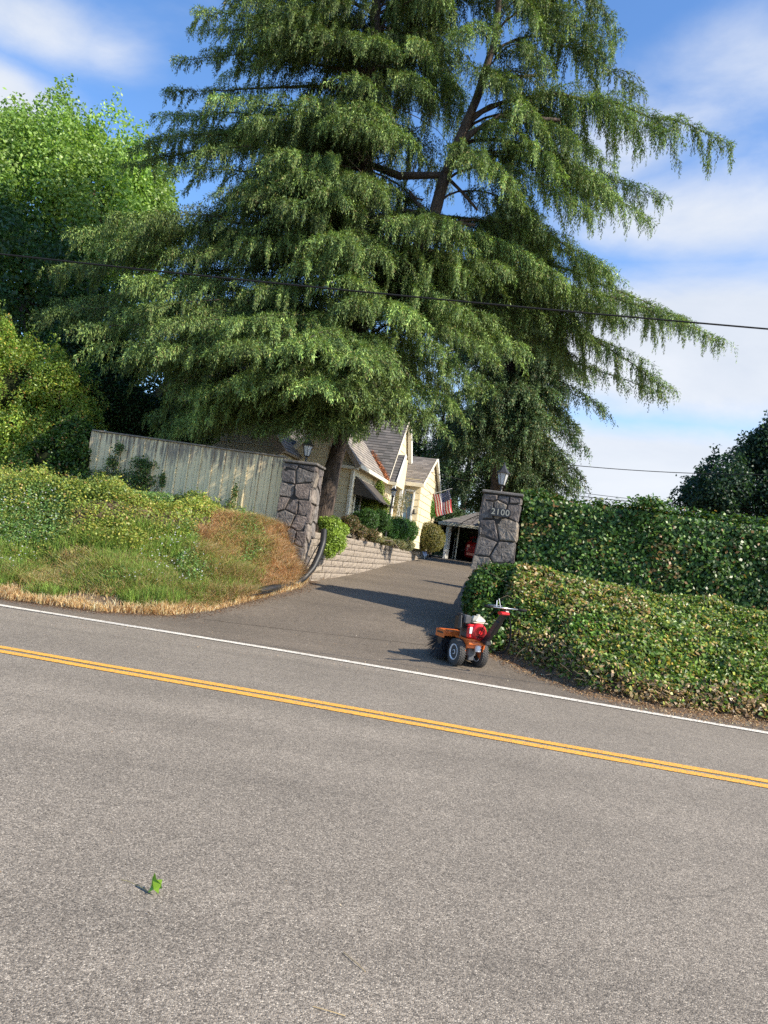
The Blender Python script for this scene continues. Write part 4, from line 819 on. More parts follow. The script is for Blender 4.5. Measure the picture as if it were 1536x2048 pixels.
# cloth: hangs below the outer part of the pole
nu, nv = 26, 40; A = FB + (FT - FB) * .46; Bq = FB + (FT - FB) * 1.03; V = []
dwn = np.array([.33, 0, -1.]); Wd = Bq - A
for j in range(nv + 1):
    for i in range(nu + 1):
        u, v = i / nu, j / nv; sag = .05 * math.sin(math.pi * u); p = A + Wd * u * (1 - .06 * v) + dwn * (.90 * v) + np.array([0, 0, -.10 * math.sin(math.pi * u) * (1 - v)]); p = p + np.array([.03 * v * math.sin(6 * v), .06 * math.sin(u * 11 + 1.5 * v) * (.3 + v), 0]); V.append(p)
Fc, mi = [], []
for j in range(nv):
    for i in range(nu):
        q = j * (nu + 1) + i; Fc.append((q, q + nu + 1, q + nu + 2, q + 1)); u, v = (i + .5) / nu, (j + .5) / nv
        # stripes run down the cloth, the canton at the upper outer corner
        can = u > 6 / 13 and v < .42; mi.append(2 if can else (0 if int(u * 13) % 2 == 0 else 1))
V2 = [p + np.array([0, .004, 0]) for p in V]; k = len(V); V += V2; Fc += [tuple(k + i for i in f[::-1]) for f in Fc[:]]; mi += mi[:]
sb = MB()
for r in range(9):
    for c in range(6 if r % 2 == 0 else 5):
        u = 6 / 13 + (7 / 13) * ((c + (.5 if r % 2 == 0 else 1.0)) / 6); v = .42 * (r + .5) / 9; ui, vi = min(nu, int(round(u * nu))), min(nv, int(round(v * nv))); p = V[vi * (nu + 1) + ui] + np.array([0, -.006, 0]); st = []
        for q in range(10): w = math.pi / 2 + q * math.pi / 5; rr_ = .014 if q % 2 == 0 else .006; st.append(p + np.array([rr_ * math.cos(w), 0, rr_ * math.sin(w)]))
        sb.prism(st, (0, -.002, 0))
o_ = len(V); V = [tuple(v) for v in V] + sb.v; Fc += [tuple(o_ + q for q in f) for f in sb.f]; mi += [1] * len(sb.f)
cl_ = mkobj('cloth', V, Fc, [mat('flag_red', (.50, .045, .05), .8), mat('flag_white', (.72, .68, .64), .8), mat('flag_navy', (.03, .045, .12), .8)], fl, smooth=False, mi=mi)
# ------------------------------------------------------------------ garden lamp post and small garden things
lp0, lp1 = P(771, 1072, 24.5), P(786, 992, 24.5); gl = empty('garden_lamp_post', lp0, 0, 'thin black lamp post standing among the clipped garden shrubs', 'lamp post'); mb = MB(); ax_ = nrm(lp1 - lp0)
mb.tube([lp0 - ax_ * .2, lp1], .028, 8); mb.build('pole', M_IRON, gl); b = lp1
MB().lathe([(.03, 0), (.05, .02), (.085, .16), (.09, .17)], b, 6).build('glass', M_GLASS, gl); MB().lathe([(.115, .165), (.12, .18), (.06, .24), (.03, .26), (.01, .30)], b, 6).build('cap', M_IRON, gl); MB().lathe([(.05, -.03), (.05, .01)], b, 8).build('collar', M_IRON, gl)
sg = P(851, 1103, 36.5); sg0 = sg - [0, 0, .42]; ys_ = empty('yard_sign', sg0, 0, 'small white and blue shield shaped yard sign in front of a round shrub', 'yard sign')
MB().tube([sg0 - [0, 0, .3], sg], .014, 5).build('stake', M_WHITE, ys_)
sh = [(-.13, .22), (0, .26), (.13, .22), (.15, .0), (.08, -.18), (0, -.26), (-.08, -.18), (-.15, .0)]
MB().prism([sg + [x_, 0, z_] for x_, z_ in sh], (0, .02, 0)).build('panel', mat('sign_pale_blue', (.42, .52, .72), .5), ys_); MB().prism([sg + [x_ * .6, -.008, z_ * .5] for x_, z_ in sh], (0, .006, 0)).build('emblem', mat('sign_blue', (.10, .2, .5), .5), ys_)
bb = P(859, 1030, 37); tag(MB().lathe([(.11, -.9), (.07, -.8), (.06, -.1), (.10, -.05), (.14, 0), (.14, .05), (.05, .08), (.09, .16), (.0, .26)], bb, 14).build('garden_post', M_WHITE, smooth=True, origin=bb - [0, 0, .9]), 'white turned garden post rising behind the round shrub', 'post')
# ------------------------------------------------------------------ the big deodar cedar
PALC = [(.115, .175, .048), (.165, .232, .060), (.070, .118, .042), (.22, .29, .078), (.165, .150, .052)]; WTC = [5, 4, 4, 1.6, 1.3]
T1 = np.array([P(643, 1030, 20.5), P(668, 930, 20.5), P(694, 845, 20.5), P(714, 700, 20.6), P(722, 500, 20.8), P(735, 300, 21), P(741, 150, 21), P(765, -150, 21), P(790, -420, 21)]); T1[0][2] = 1.9; T1r = [.30, .20, .18, .18, .18, .17, .15, .10, .04]
T1 = np.vstack([T1[0] - [0, 0, .3], T1]); T1r = [.38] + T1r
T2 = np.array([P(716, 660, 20.6), P(775, 590, 20.3), P(832, 500, 20.1), P(866, 440, 20.0), P(888, 360, 20), P(910, 300, 20), P(955, 195, 20), P(990, 80, 20), P(1005, -60, 20), P(1030, -280, 20)]); T2r = [.20, .18, .17, .155, .15, .135, .115, .09, .07, .03]
def axis_at(T, z): return np.array([np.interp(z, T[:, 2], T[:, c]) for c in range(3)])
LSL = [(-420, 610), (-100, 480), (10, 435), (120, 350), (230, 310), (300, 295), (450, 205), (600, 95), (700, 215), (800, 290), (900, 330)]
LSR = [(-420, 1050), (-100, 1150), (0, 1130), (200, 1080), (400, 1040), (500, 1010), (620, 960), (750, 930), (850, 870), (950, 850)]
def ext(z, tab):
    zs, xs = [], []
    for y, x in tab: q = P(x, y, 20.7); zs.append(q[2]); xs.append(q[0])
    o = np.argsort(zs); return float(np.interp(z, np.array(zs)[o], np.array(xs)[o]))
def tipz(px, py, Y, z0=None, arch=.3, width=1.1, hang=.6, T=None):
    T = T1 if T is None else T; p1 = P(px, py, Y); z0 = p1[2] + .3 if z0 is None else z0; return (axis_at(T, z0), p1, arch, width, hang)
limbs = []
E_ = lambda *a, **k: limbs.append(tipz(*a, **k))
# outline on the left, top to bottom
for a in ((455, 5, 21), (372, 55, 21.5), (395, 30, 20.4), (345, 118, 20.8), (400, 100, 22), (330, 182, 21.6), (300, 228, 21.2), (268, 300, 22.4), (300, 285, 21.4), (330, 340, 20.6), (250, 330, 23)): E_(*a, arch=.35, width=.95, hang=.55)
for a in ((155, 455, 19.6), (230, 430, 18.8), (120, 540, 21.4), (60, 618, 19.8), (110, 600, 20.8), (160, 650, 18.6), (195, 690, 18.0), (140, 640, 21.8), (250, 560, 18.4), (300, 640, 17.4), (240, 720, 18.6), (340, 500, 19.0), (330, 780, 18.6), (290, 830, 19.6), (270, 700, 20.6), (400, 820, 19.4), (350, 690, 20), (230, 620, 19.6), (210, 500, 20.4), (300, 560, 20)): E_(*a, arch=.7, width=1.5, hang=.75)
# towards the camera
for a in ((605, 195, 18.3), (500, 240, 18.8), (405, 300, 18.8), (550, 300, 17.8), (470, 480, 17.8), (720, 355, 17.4), (640, 380, 17.2), (718, 228, 18.2), (600, 520, 17.2), (700, 560, 17.0), (825, 625, 17.2), (760, 500, 17.4), (420, 190, 19.5), (520, 60, 19), (640, 60, 18.8), (760, 80, 18.8), (830, 150, 18.6), (860, 90, 18.8), (800, 260, 18.4), (560, 400, 17.4), (440, 380, 18.4), (500, 580, 17.2), (660, 470, 17), (380, 620, 17.6)): E_(*a, arch=.55, width=1.25, hang=.7)
for a in ((510, 632, 16.6), (450, 640, 16.4), (300, 690, 16.6), (370, 640, 16.4), (420, 700, 16.4)): E_(*a, arch=.5, width=1.3, hang=.5)
# the light fan hanging low over the pillar and fence
for a in ((440, 690, 15.9), (500, 690, 15.3), (570, 690, 15.0), (640, 700, 14.9), (700, 720, 15.0), (760, 735, 15.4), (800, 745, 16.0), (560, 760, 15.4), (640, 770, 15.2), (700, 780, 15.6), (470, 760, 16.2), (820, 800, 16.6), (740, 810, 16.4)): E_(*a, z0=P(a[0], a[1], a[2])[2] + .9, arch=.65, width=1.15, hang=.42)
for a in ((862, 835, 17.2), (800, 830, 17.4), (965, 690, 18.0), (960, 755, 18.0), (1025, 540, 18.6), (900, 700, 17.8), (930, 620, 18.2), (900, 800, 18.6), (1000, 640, 19), (1060, 700, 19.4)): E_(*a, arch=.5, width=1.3, hang=.6)
for a in ((690, 842, 17.0), (655, 838, 17.2), (620, 846, 17.4), (560, 852, 17.6), (500, 858, 18.0), (640, 856, 18.0), (680, 860, 18.4), (330, 850, 18.6), (380, 830, 18), (450, 810, 18.2), (520, 800, 18.4), (590, 800, 18.6), (480, 770, 17.4), (560, 790, 17.2), (400, 780, 17.6), (630, 800, 17.6), (700, 800, 18.4), (780, 800, 19), (430, 840, 20), (640, 815, 17.8), (665, 835, 18.2), (700, 830, 17.6), (610, 825, 18.8), (730, 790, 17.0), (680, 790, 16.8)): E_(*a, z0=P(*a)[2] + 1.1, arch=.5, width=1.2, hang=.8)
# the leaning leader and its long arms to the right
for a, z0 in (((1462, 292, 19.6), 13.4), ((1340, 262, 19.4), 13.2), ((1275, 188, 20.4), 15.2), ((1240, 60, 20.2), None), ((1232, 100, 19.6), None), ((1200, 20, 20.8), None), ((1150, 230, 19.6), None), ((1180, 120, 21), None)):
    limbs.append(tipz(*a, z0=z0, arch=.9, width=1.15, hang=1.0, T=T2))
for a, z0 in (((1330, 395, 20.4), 12.6), ((1297, 438, 19.6), 12.2), ((1250, 400, 21), 12), ((1180, 430, 19.4), 11.6), ((1110, 470, 20), 11.), ((1230, 330, 19), 12.8), ((1120, 330, 18.6), 12.6), ((1075, 240, 18.4), 14), ((1040, 380, 18.2), 11.6), ((960, 330, 18), 11.8), ((1100, 120, 18.4), None), ((1000, 160, 18.2), None), ((930, 60, 18.4), None), ((1080, 40, 19), None), ((1235, 548, 20.6), 10.2), ((1140, 560, 19.8), 9.8), ((1180, 300, 21.4), 13)):
    limbs.append(tipz(*a, z0=z0, arch=.7, width=1.1, hang=.85, T=T2))
for a in ((1120, -60, 20), (1180, -120, 20), (1060, -120, 18.6), (1100, -200, 21)): limbs.append(tipz(*a, arch=.4, width=.9, hang=.7, T=T2))
for k in range(165):
    z = rng.uniform(5.4, 20.8); az = rng.uniform(0, 2 * math.pi); c, s_ = math.cos(az), math.sin(az); a0 = axis_at(T1, z)
    lx = (ext(z, LSR) - a0[0]) if c > 0 else (a0[0] - ext(z, LSL)); ly = 4.6 if s_ < 0 else 6.0; ly *= np.interp(z, [5, 20], [1.1, .5])
    Lm = 1 / math.sqrt((c / max(lx, .5)) ** 2 + (s_ / ly) ** 2) * rng.uniform(.62, .92)
    if c > .1 and 9.2 < z < 14.2 and rng.random() < .75: continue
    dz = rng.uniform(-.20, .06) * Lm + (.3 if z > 16 else 0)
    p1 = a0 + [c * Lm, s_ * Lm, dz]; limbs.append((a0, p1, rng.uniform(.25, 1.0), rng.uniform(.8, 1.35), rng.uniform(.6, 1.05)))
def zf1(x, y): return .16 * (y - 20.5) + np.interp(x, [-9, -5.3, -3.7, -2.2, -.9, -.2, 1, 2], [2.5, 3.6, 4.35, 4.35, 4.5, 4.95, 4.6, 4.2])
for a in ((1440, 690, 22.0), (1380, 645, 22.4), (1325, 775, 22.6), (1290, 720, 22.2), (1235, 560, 21.6), (1250, 650, 22.8), (1160, 640, 21.4), (1200, 740, 22.8)): limbs.append(tipz(*a, z0=P(*a)[2] + .3, arch=.75, width=1.25, hang=.95))
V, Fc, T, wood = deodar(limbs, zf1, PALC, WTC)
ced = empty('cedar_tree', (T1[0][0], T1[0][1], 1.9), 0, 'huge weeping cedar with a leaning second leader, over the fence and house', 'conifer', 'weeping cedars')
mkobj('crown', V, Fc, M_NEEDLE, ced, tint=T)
tm = MB(); trunk_mesh(tm, T1, T1r, 16, 1); trunk_mesh(tm, T2, T2r, 12, 2)
tm.tube([P(742, 330, 20.8), P(800, 352, 20.5), P(885, 350, 20)], [.10, .11, .09], 8)
tr = tm.build('trunk', M_BARK, ced, smooth=True)
for pts, r in (([(912, 298), (950, 262), (1000, 232), (1060, 236), (1120, 240)], .075), ([(975, 150), (1020, 155), (1080, 150)], .055), ([(890, 345), (935, 318), (985, 335), (1030, 395)], .075), ([(845, 400), (830, 395), (818, 380)], .03), ([(866, 425), (900, 445), (950, 450)], .06), ([(895, 355), (925, 385), (955, 420)], .05), ([(820, 390), (850, 425), (905, 465)], .05)):
    tm_ = [P(a, b, 19.9 - .15 * i) for i, (a, b) in enumerate(pts)]; wood.tube(tm_, [r * (1 - .5 * i / len(pts)) for i in range(len(pts))], 7)
wood.build('limbs', M_BARK, ced, smooth=True)
# bare dead branch tangles seen inside
mb = MB()
for k in range(170):
    z = rng.uniform(5.5, 14); a0 = axis_at(T1, z) + rng.normal(0, .3, 3); d_ = nrm(np.array([rng.normal(0, 1), rng.normal(-.5, .8), rng.normal(-.1, .3)])); l = rng.uniform(1.0, 2.6); q = a0 + d_ * .3; pts = [q]
    for j in range(4): d_ = nrm(d_ + rng.normal(0, .3, 3)); q = q + d_ * l / 4; pts.append(q)
    mb.tube(pts, [.016, .013, .009, .006, .004], 3, caps=False)
mb.build('dead_twigs', M_TWIG, ced)
# ------------------------------------------------------------------ second cedar, right behind
Y2 = 37.; B2 = P(1010, 1015, Y2); B2[2] = 1.9; Tb = np.array([B2 - [0, 0, .3], B2, P(1008, 800, Y2), P(1016, 600, Y2), P(1030, 400, Y2)]); Tbr = [.6, .5, .42, .3, .06]
limbs = []
for a in ((1325, 788, 34), (1240, 640, 34), (1215, 820, 34.5), (1180, 760, 35), (1175, 900, 36), (1170, 960, 36.5)): limbs.append(tipz(*a, z0=P(*a)[2] + 1.0, arch=.9, width=1.5, hang=1.1, T=Tb))
topz = Tb[-1][2]
for k in range(260):
    z = rng.uniform(2.6, topz - .2); az = rng.uniform(0, 2 * math.pi); Rr = float(np.interp(z, [2, 7, 12, 16, topz], [3.5, 3.9, 3.6, 2.6, .5])) * rng.uniform(.75, 1.0); a0 = axis_at(Tb, z)
    if z < 6.6 and not (math.cos(az) > .15 or math.sin(az) > .6): continue
    limbs.append((a0, a0 + [Rr * math.cos(az), Rr * math.sin(az), rng.uniform(-.45, -.05) * Rr], rng.uniform(.3, .7), rng.uniform(1.1, 1.6), rng.uniform(1.0, 1.6)))
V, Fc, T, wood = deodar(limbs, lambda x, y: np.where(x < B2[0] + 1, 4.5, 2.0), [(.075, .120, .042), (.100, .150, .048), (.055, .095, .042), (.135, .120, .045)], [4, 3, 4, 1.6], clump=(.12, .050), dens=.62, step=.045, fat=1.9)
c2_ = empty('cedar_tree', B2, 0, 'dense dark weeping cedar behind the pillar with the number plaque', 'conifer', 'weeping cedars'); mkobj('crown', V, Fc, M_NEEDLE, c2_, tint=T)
tm = MB(); trunk_mesh(tm, Tb, Tbr, 12, 5); tm.build('trunk', M_BARK, c2_, smooth=True); wood.build('limbs', M_BARK, c2_)
# ------------------------------------------------------------------ dark evergreens behind house and carport
for k, (px, Y, h_, r_, lab) in enumerate([(850, 45, 10, 2.8, 'dark evergreen tree right behind the right end of the cottage'), (915, 52, 11.5, 3.4, 'dark evergreen tree standing behind the carport roof'), (1010, 56, 12, 3.8, 'dark evergreen tree behind the carport, hidden partly by the numbered pillar'), (760, 46, 11.5, 3.2, 'dark evergreen tree rising behind the main roof ridge')]):
    b = P(px, 1100, Y); b[2] = 2.0; Tt = np.array([b - [0, 0, .2], b, b + [0, 0, h_]]); limbs = []
    for q in range(60):
        z = rng.uniform(.5, h_ - .3); R_ = r_ * (1 - z / h_) ** .5 * rng.uniform(.8, 1.05); az = rng.uniform(0, 6.28); a0 = b + [0, 0, z]; limbs.append((a0, a0 + [R_ * math.cos(az), R_ * math.sin(az), -.25 * R_], .3, 1.2, 1.0))
    V, Fc, T, wood = deodar(limbs, lambda x, y: 1.9 + 0 * x, [(.040, .075, .028), (.055, .090, .030), (.030, .058, .026), (.085, .090, .030)], [4, 3, 3, 1.2], clump=(.17, .080), dens=.42, step=.07, fat=2.4)
    r = empty('evergreen_tree', b, 0, lab, 'conifer', 'dark evergreens behind the house'); mkobj('crown', V, Fc, M_NEEDLE, r, tint=T); tm = MB(); trunk_mesh(tm, Tt, [.3, .25, .04], 8, k); tm.build('trunk', M_BARK, r); wood.build('limbs', M_BARK, r)
# ------------------------------------------------------------------ broadleaf trees
def broadleaf(name, base, lobes, nsub, n, size, pal, wts, label, cat, group=None, up=.2, droop=.0, sub=(.55, 1.1), trunk_r=.3, inner=0):
    """crown made of many leafy sub-lobes spread over the big lobes"""
    C = np.array([l[0] for l in lobes], float); R_ = np.array([l[1] for l in lobes], float); p, nor, dep = blob_points(lobes, nsub, .16)
    subs = [(q, (r_, r_, r_ * 1.15)) for q, r_ in zip(p, rng.uniform(*sub, len(p)))]
    root = empty(name, base, 0, label, cat, group); P_, N_, X_ = [], [], []
    per = n // len(subs)
    for (c, r_) , big in zip(subs, nor):
        d = nrm(rng.normal(0, 1, (per, 3)) + big * .55 + [0, 0, .25]); kk = 1 - np.abs(rng.normal(0, .22, per)); k = np.clip(kk, .2, 1) * (1 + .12 * fnoise(d * 4 + c, 2., 4)); q = np.array(c) + d * np.array(r_) * k[:, None]
        tp = rng.random(per) < .16; q[tp] = np.array(c) + np.stack([rng.normal(0, .16, tp.sum()), rng.normal(0, .16, tp.sum()), r_[2] * rng.uniform(.6, 1.55, tp.sum())], 1) * [r_[0], r_[0], 1]
        P_.append(q); N_.append(d); X_.append(np.full(per, math.exp(rng.normal(0, .15))))
    p = np.concatenate(P_); nr_ = np.concatenate(N_); x = np.concatenate(X_)
    V, Fc = flat_cards(p, nrm(nr_ * .5 + rng.normal(0, .55, p.shape) + [0, 0, up]), rng.uniform(.7, 1.3, len(p)) * size, rng.uniform(.7, 1.2, len(p)) * size * .62)
    mkobj('crown', V, Fc, M_LEAF, root, tint=tints(len(p), pal, wts, .16, x * (1 + .12 * fnoise(p, 1.1, 8))))
    mb = MB(); b = np.array(base, float); top = C.mean(0); trunk_mesh(mb, [b - [0, 0, .3], b, (b + top) / 2, top], [trunk_r * 1.2, trunk_r, trunk_r * .8, trunk_r * .4], 10, 3)
    for c, r_ in zip(C, R_): mb.tube([b + (top - b) * .45, (b + c) / 2 * [1, 1, 0] + [0, 0, (b[2] * .35 + c[2] * .65)], c], [trunk_r * .5, trunk_r * .35, .05], 6)
    for q in subs[::3]: j = np.argmin(np.linalg.norm(C - q[0], axis=1)); mb.tube([C[j], (C[j] + q[0]) / 2 + [0, 0, -.15], q[0]], [.05, .03, .012], 4, caps=False)
    mb.build('trunk', M_BARK, root, smooth=True)
    if inner: core_mesh(lobes, inner).build('light_block_inner', M_CORE, root, smooth=True)  # dark filler inside the crown, added to keep light from coming through
    return root
def lob(px, py, Y, rx, ry=None, rz=None): return (P(px, py, Y), (rx, ry or rx, rz or rx))
PALM = [(.19, .31, .065), (.25, .38, .085), (.135, .235, .05), (.33, .45, .13)]
mbse = P(40, 1000, 30); mbse[2] = 2.2
broadleaf('broadleaf_tree', mbse, [lob(100, 365, 30, 2.2, 2.4, 2.2), lob(10, 400, 30, 2.5), lob(215, 400, 30, 1.9, 2.2, 2.0), lob(100, 275, 30, .8, 1.2, 1.1), lob(210, 310, 29.8, .7, 1, .8), lob(20, 310, 30, .8, 1, .9), lob(265, 430, 30.5, 1.5), lob(30, 470, 29.5, 3.2, 3, 2.6), lob(190, 480, 29.5, 3.0, 3, 2.4), lob(-150, 390, 31, 3.0), lob(100, 560, 29.5, 3, 3, 2), lob(280, 365, 31, 1.0)], 420, 150000, .15, PALM, [4, 3, 3, 1.5], 'tall bright green broadleaf tree at the far left behind the cedar', 'tree')
b = P(60, 1000, 27); b[2] = 2.2
broadleaf('broadleaf_tree', b, [lob(40, 600, 27, 2.4), lob(150, 640, 27, 2.2), lob(-60, 560, 27, 2.4), lob(60, 720, 26, 2.2), lob(200, 740, 26, 1.9), lob(120, 800, 25.5, 1.8), lob(260, 800, 26, 1.6)], 130, 36000, .16, [(.035, .085, .025), (.05, .11, .03), (.028, .065, .022)], [3, 2, 3], 'dark green broadleaf tree in the shade below the bright tree', 'tree', trunk_r=.2)
b = P(1540, 1100, 42); b[2] = 2.2
broadleaf('broadleaf_tree', b, [lob(1520, 985, 42, 2.3, 2.5, 1.7), lob(1450, 985, 42, 1.4, 2, 1.1), lob(1600, 950, 42, 2.4), lob(1480, 1015, 41, 2.2, 2, 1.0), lob(1400, 1010, 42, .9, 1.5, .6), lob(1385, 1015, 42, .8, 1, .4), lob(1525, 915, 42, .8), lob(1570, 1030, 41, 2.8, 2, 1.3)], 150, 52000, .19, [(.030, .070, .032), (.042, .088, .038), (.022, .052, .028)], [3, 2, 3], 'dark round broadleaf tree above the right end of the ivy hedge', 'tree', trunk_r=.25)
for k, (px, Y, tp) in enumerate([(1263, 90, 998), (1322, 95, 1002)]):
    b = P(px, 1060, Y); t_ = P(px, tp, Y); b[2] = 2.2; h_ = t_[2] - b[2]; limbs = [(b + [0, 0, z], b + [(1.6 * (1 - z / h_)) * math.cos(a), (1.6 * (1 - z / h_)) * math.sin(a), z - .3], .1, .7, .5) for z, a in zip(np.linspace(.3, h_ - .2, 24), rng.uniform(0, 6.28, 24))]
    V, Fc, T, wood = deodar(limbs, lambda x, y: 0 * x, [(.03, .06, .035), (.04, .07, .04)], [1, 1], clump=(.22, .12), dens=.3, step=.1, fat=3)
    r = empty('distant_conifer', b, 0, ['tip of a far conifer peeping over the ivy hedge, the left of two', 'tip of a far conifer peeping over the ivy hedge, the right of two'][k], 'conifer', 'far conifers over the hedge'); mkobj('crown', V, Fc, M_NEEDLE, r, tint=T); wood.build('limbs', M_BARK, r); MB().tube([b, b + [0, 0, h_]], [.2, .03], 6).build('trunk', M_BARK, r)
# distant belt of woods that closes the horizon
n = 30000; ang = rng.uniform(-1.5, 1.5, n); rad = rng.uniform(150, 175, n); hh = rng.uniform(0, 1, n) * (4.5 + 2.0 * np.sin(ang * 23) + 1.5 * np.sin(ang * 57)); p = np.stack([rad * np.sin(ang), rad * np.cos(ang), 1.5 + hh], 1)
V, Fc = flat_cards(p, nrm(rng.normal(0, 1, p.shape)), 1.6, 1.2); tag(mkobj('far_woods', V, Fc, M_LEAF, tint=tints(n, [(.03, .06, .03), (.04, .075, .035)])), 'far off belt of dark woods on the horizon', 'woods', kind='stuff')
# ------------------------------------------------------------------ ivy hedge on the right
def face_leaves(n, o, u_, v_, nn_, lu, lv, size, depth=.12, bulge=None):
    """leaves over a rectangular face, hanging tip down and facing out"""
    a, b = rng.uniform(0, lu, n), rng.uniform(0, lv, n); p = o + u_ * a[:, None] + v_ * b[:, None]; q = (.05 + .08 * abs(nn_[2] < .5)) * fnoise(p, 1.8, 21) + .05 * fnoise(p, 5.5, 22)
    p = p + nn_ * (q + rng.normal(0, depth * .5, n) + .03)[:, None]; return p, nrm(nn_ + rng.normal(0, .42, (n, 3)) + [0, 0, .35])
HB = np.array([2.74, 15.30, 0.]); LH = 9.5; hup = np.array([0, 0, 1.]); IVY = [(.055, .118, .022), (.080, .158, .028), (.030, .070, .016), (.14, .24, .040), (.22, .22, .05), (.26, .14, .05)]; WIV = [5, 4, 4, 1.6, .5, .45]
hedge = empty('ivy_hedge', HB + fdir * 4 + [0, 0, 1.6], 0, 'long tall hedge of glossy dark ivy covering a board fence along the right', 'hedge')
Ps, Ns = [], []
for n_, o, u_, v_, nn_, lu, lv in ((52000, HB + [0, 0, 1.42], fdir, hup, fnor, LH, 1.70), (15000, HB + [0, 0, 3.08], fdir, -fnor, hup, LH, .55), (9000, HB - fnor * .6 + [0, 0, 1.6], fdir, hup, -fnor, LH, 1.5), (1500, HB + [0, 0, 1.5], -fnor, hup, -fdir, .5, 1.6)):
    p, q = face_leaves(n_, o, u_, v_, nn_, lu, lv, .07, depth=.17); Ps.append(p); Ns.append(q)
# loose shoots on the top edge
for k in range(70):
    c = HB + fdir * rng.uniform(0, LH) - fnor * rng.uniform(0, .4) + [0, 0, 3.10]; m_ = int(rng.integers(12, 60)); h_ = rng.uniform(.08, .26); Ps.append(c + rng.normal(0, 1, (m_, 3)) * [.10, .08, .0] + np.c_[np.zeros((m_, 2)), rng.uniform(0, h_, m_)]); Ns.append(nrm(rng.normal(0, .6, (m_, 3)) + [0, -.3, .8]))
c = P(1302, 1004, 14.7); m_ = 420; Ps.append(c + rng.normal(0, 1, (m_, 3)) * [.16, .10, .06] + [0, 0, -.02]); Ns.append(nrm(rng.normal(0, .6, (m_, 3)) + [0, -.3, .8]))
p = np.concatenate(Ps); q = np.concatenate(Ns); V, Fc = flat_cards(p, q, rng.uniform(.5, 1.45, len(p)) * .080, rng.uniform(.7, 1.2, len(p)) * .060)
z_ = np.clip((p[:, 2] - 1.5) / 1.6, 0, 1); T = tints(len(p), IVY, WIV, .22, 1 + .15 * fnoise(p, 2.5, 31)); hot = fnoise(p, 1.1, 33) > .62; w_ = hot & (rng.random(len(p)) < .3) & (z_ < .7); T[w_] = tints(w_.sum(), [(.30, .17, .06), (.26, .22, .07)])
mkobj('ivy', V, Fc, M_IVY, hedge, tint=T)
mb = MB(); x = .05
while x < LH - .1:
    mb.box(HB + fdir * (x + .07) - fnor * .26 + [0, 0, 2.2], (.13, .03, 1.7), rotz(FA)); x += .14
mb.build('boards', M_FENCE, hedge)
mb = MB(); mb.box(HB + fdir * LH / 2 - fnor * .30 + [0, 0, 2.25], (LH - .1, .36, 1.55), rotz(FA)); mb.build('dark_backing_box', M_CORE, hedge)  # added dark box behind the ivy that keeps the hedge from being see-through
# ------------------------------------------------------------------ ivy ground cover on the right bank
def scat(n, x0, x1, y0, y1, ok):
    o = []; c = 0
    while c < n:
        x = rng.uniform(x0, x1, n * 2 + 300); y = rng.uniform(y0, y1, n * 2 + 300); k = ok(x, y); o.append(np.stack([x[k], y[k]], 1)); c += k.sum()
        if k.sum() == 0: break
    q = np.concatenate(o)[:n]; return q[:, 0], q[:, 1]
def hedge_y(x): return HB[1] + (x - HB[0]) * fdir[1] / fdir[0]
okr = lambda x, y: sideR(x, y) & (y < np.where(x > 2.7, hedge_y(x) - .02, 15.4)) & (pdist(x, y, XR) > .07) & (y < 15.4)
def gsurf(x, y, hgt, dist):
    g = .5 + .40 * fnoise(np.stack([x, y, 0 * x], 1), 3.1, 41) + .35 * fnoise(np.stack([x, y, 0 * x], 1), 8.5, 42); return H(x, y) + hgt * (.45 + .55 * g) * sm(dist / .28 + .1)
x, y = scat(88000, 1.8, 11.5, 9.6, 15.4, okr); d = pdist(x, y, XR); z = gsurf(x, y, .26, d) - np.abs(rng.normal(0, .065, len(x)))
nearp = np.exp(-((x - 2.15) ** 2 + (y - 14.2) ** 2) / .45); z = z + nearp * rng.uniform(.0, .30, len(x))
p = np.stack([x, y, z], 1); n = len(p); nv_ = nrm(rng.normal(0, .6, (n, 3)) + [.1, -.45, .8]); V, Fc = flat_cards(p, nv_, rng.uniform(.5, 1.5, n) * .074, rng.uniform(.7, 1.2, n) * .054)
pt = fnoise(p, 1.6, 51); T = tints(n, [(.11, .185, .030), (.165, .25, .038), (.055, .105, .022), (.30, .32, .06), (.40, .28, .06), (.42, .30, .13)], [5, 4, 4, 2.0, 1.0, 1.0], .30, 1 + .18 * fnoise(p, 3.3, 52))
dry = (pt > .15) & (rng.random(n) < .42) & (p[:, 1] > 12.2); T[dry] = tints(dry.sum(), [(.28, .23, .08), (.34, .20, .07), (.24, .25, .06), (.36, .28, .16)]); lowd = (d < .55) & (rng.random(n) < np.clip(.95 - d / .6, 0, 1) * np.interp(x, [2.6, 4.2], [.35, 1])); T[lowd] = tints(lowd.sum(), [(.40, .27, .13), (.26, .16, .08), (.52, .38, .20), (.14, .09, .05)])
br = (fnoise(p, 1.3, 54) > .35) & (p[:, 1] < 13) & (rng.random(n) < .6) & ~lowd; T[br] = tints(br.sum(), [(.13, .25, .04), (.17, .30, .05)])
tag(mkobj('ivy_ground_cover', V, Fc, M_IVY, tint=T), 'mottled green and yellow ivy covering the right roadside bank', 'ivy', kind='stuff')
# bushy ivy at the foot of the numbered pillar
shrub('ivy_mound', [((2.02, 14.35, 1.02), (.36, .5, .50)), ((2.25, 14.6, 1.35), (.42, .38, .42)), ((2.65, 14.75, 1.45), (.42, .3, .36)), ((1.98, 13.75, .72), (.26, .45, .36)), ((2.1, 14.95, 1.2), (.34, .4, .45)), ((2.12, 13.25, .5), (.30, .4, .32)), ((2.5, 13.5, .85), (.35, .4, .3))], 12500, .075, IVY, WIV, 'dark glossy ivy mound spilling over the driveway corner below the numbered pillar', 'ivy', material=M_IVY, core=.7, base=(2.1, 14.4, .9), stem=False)
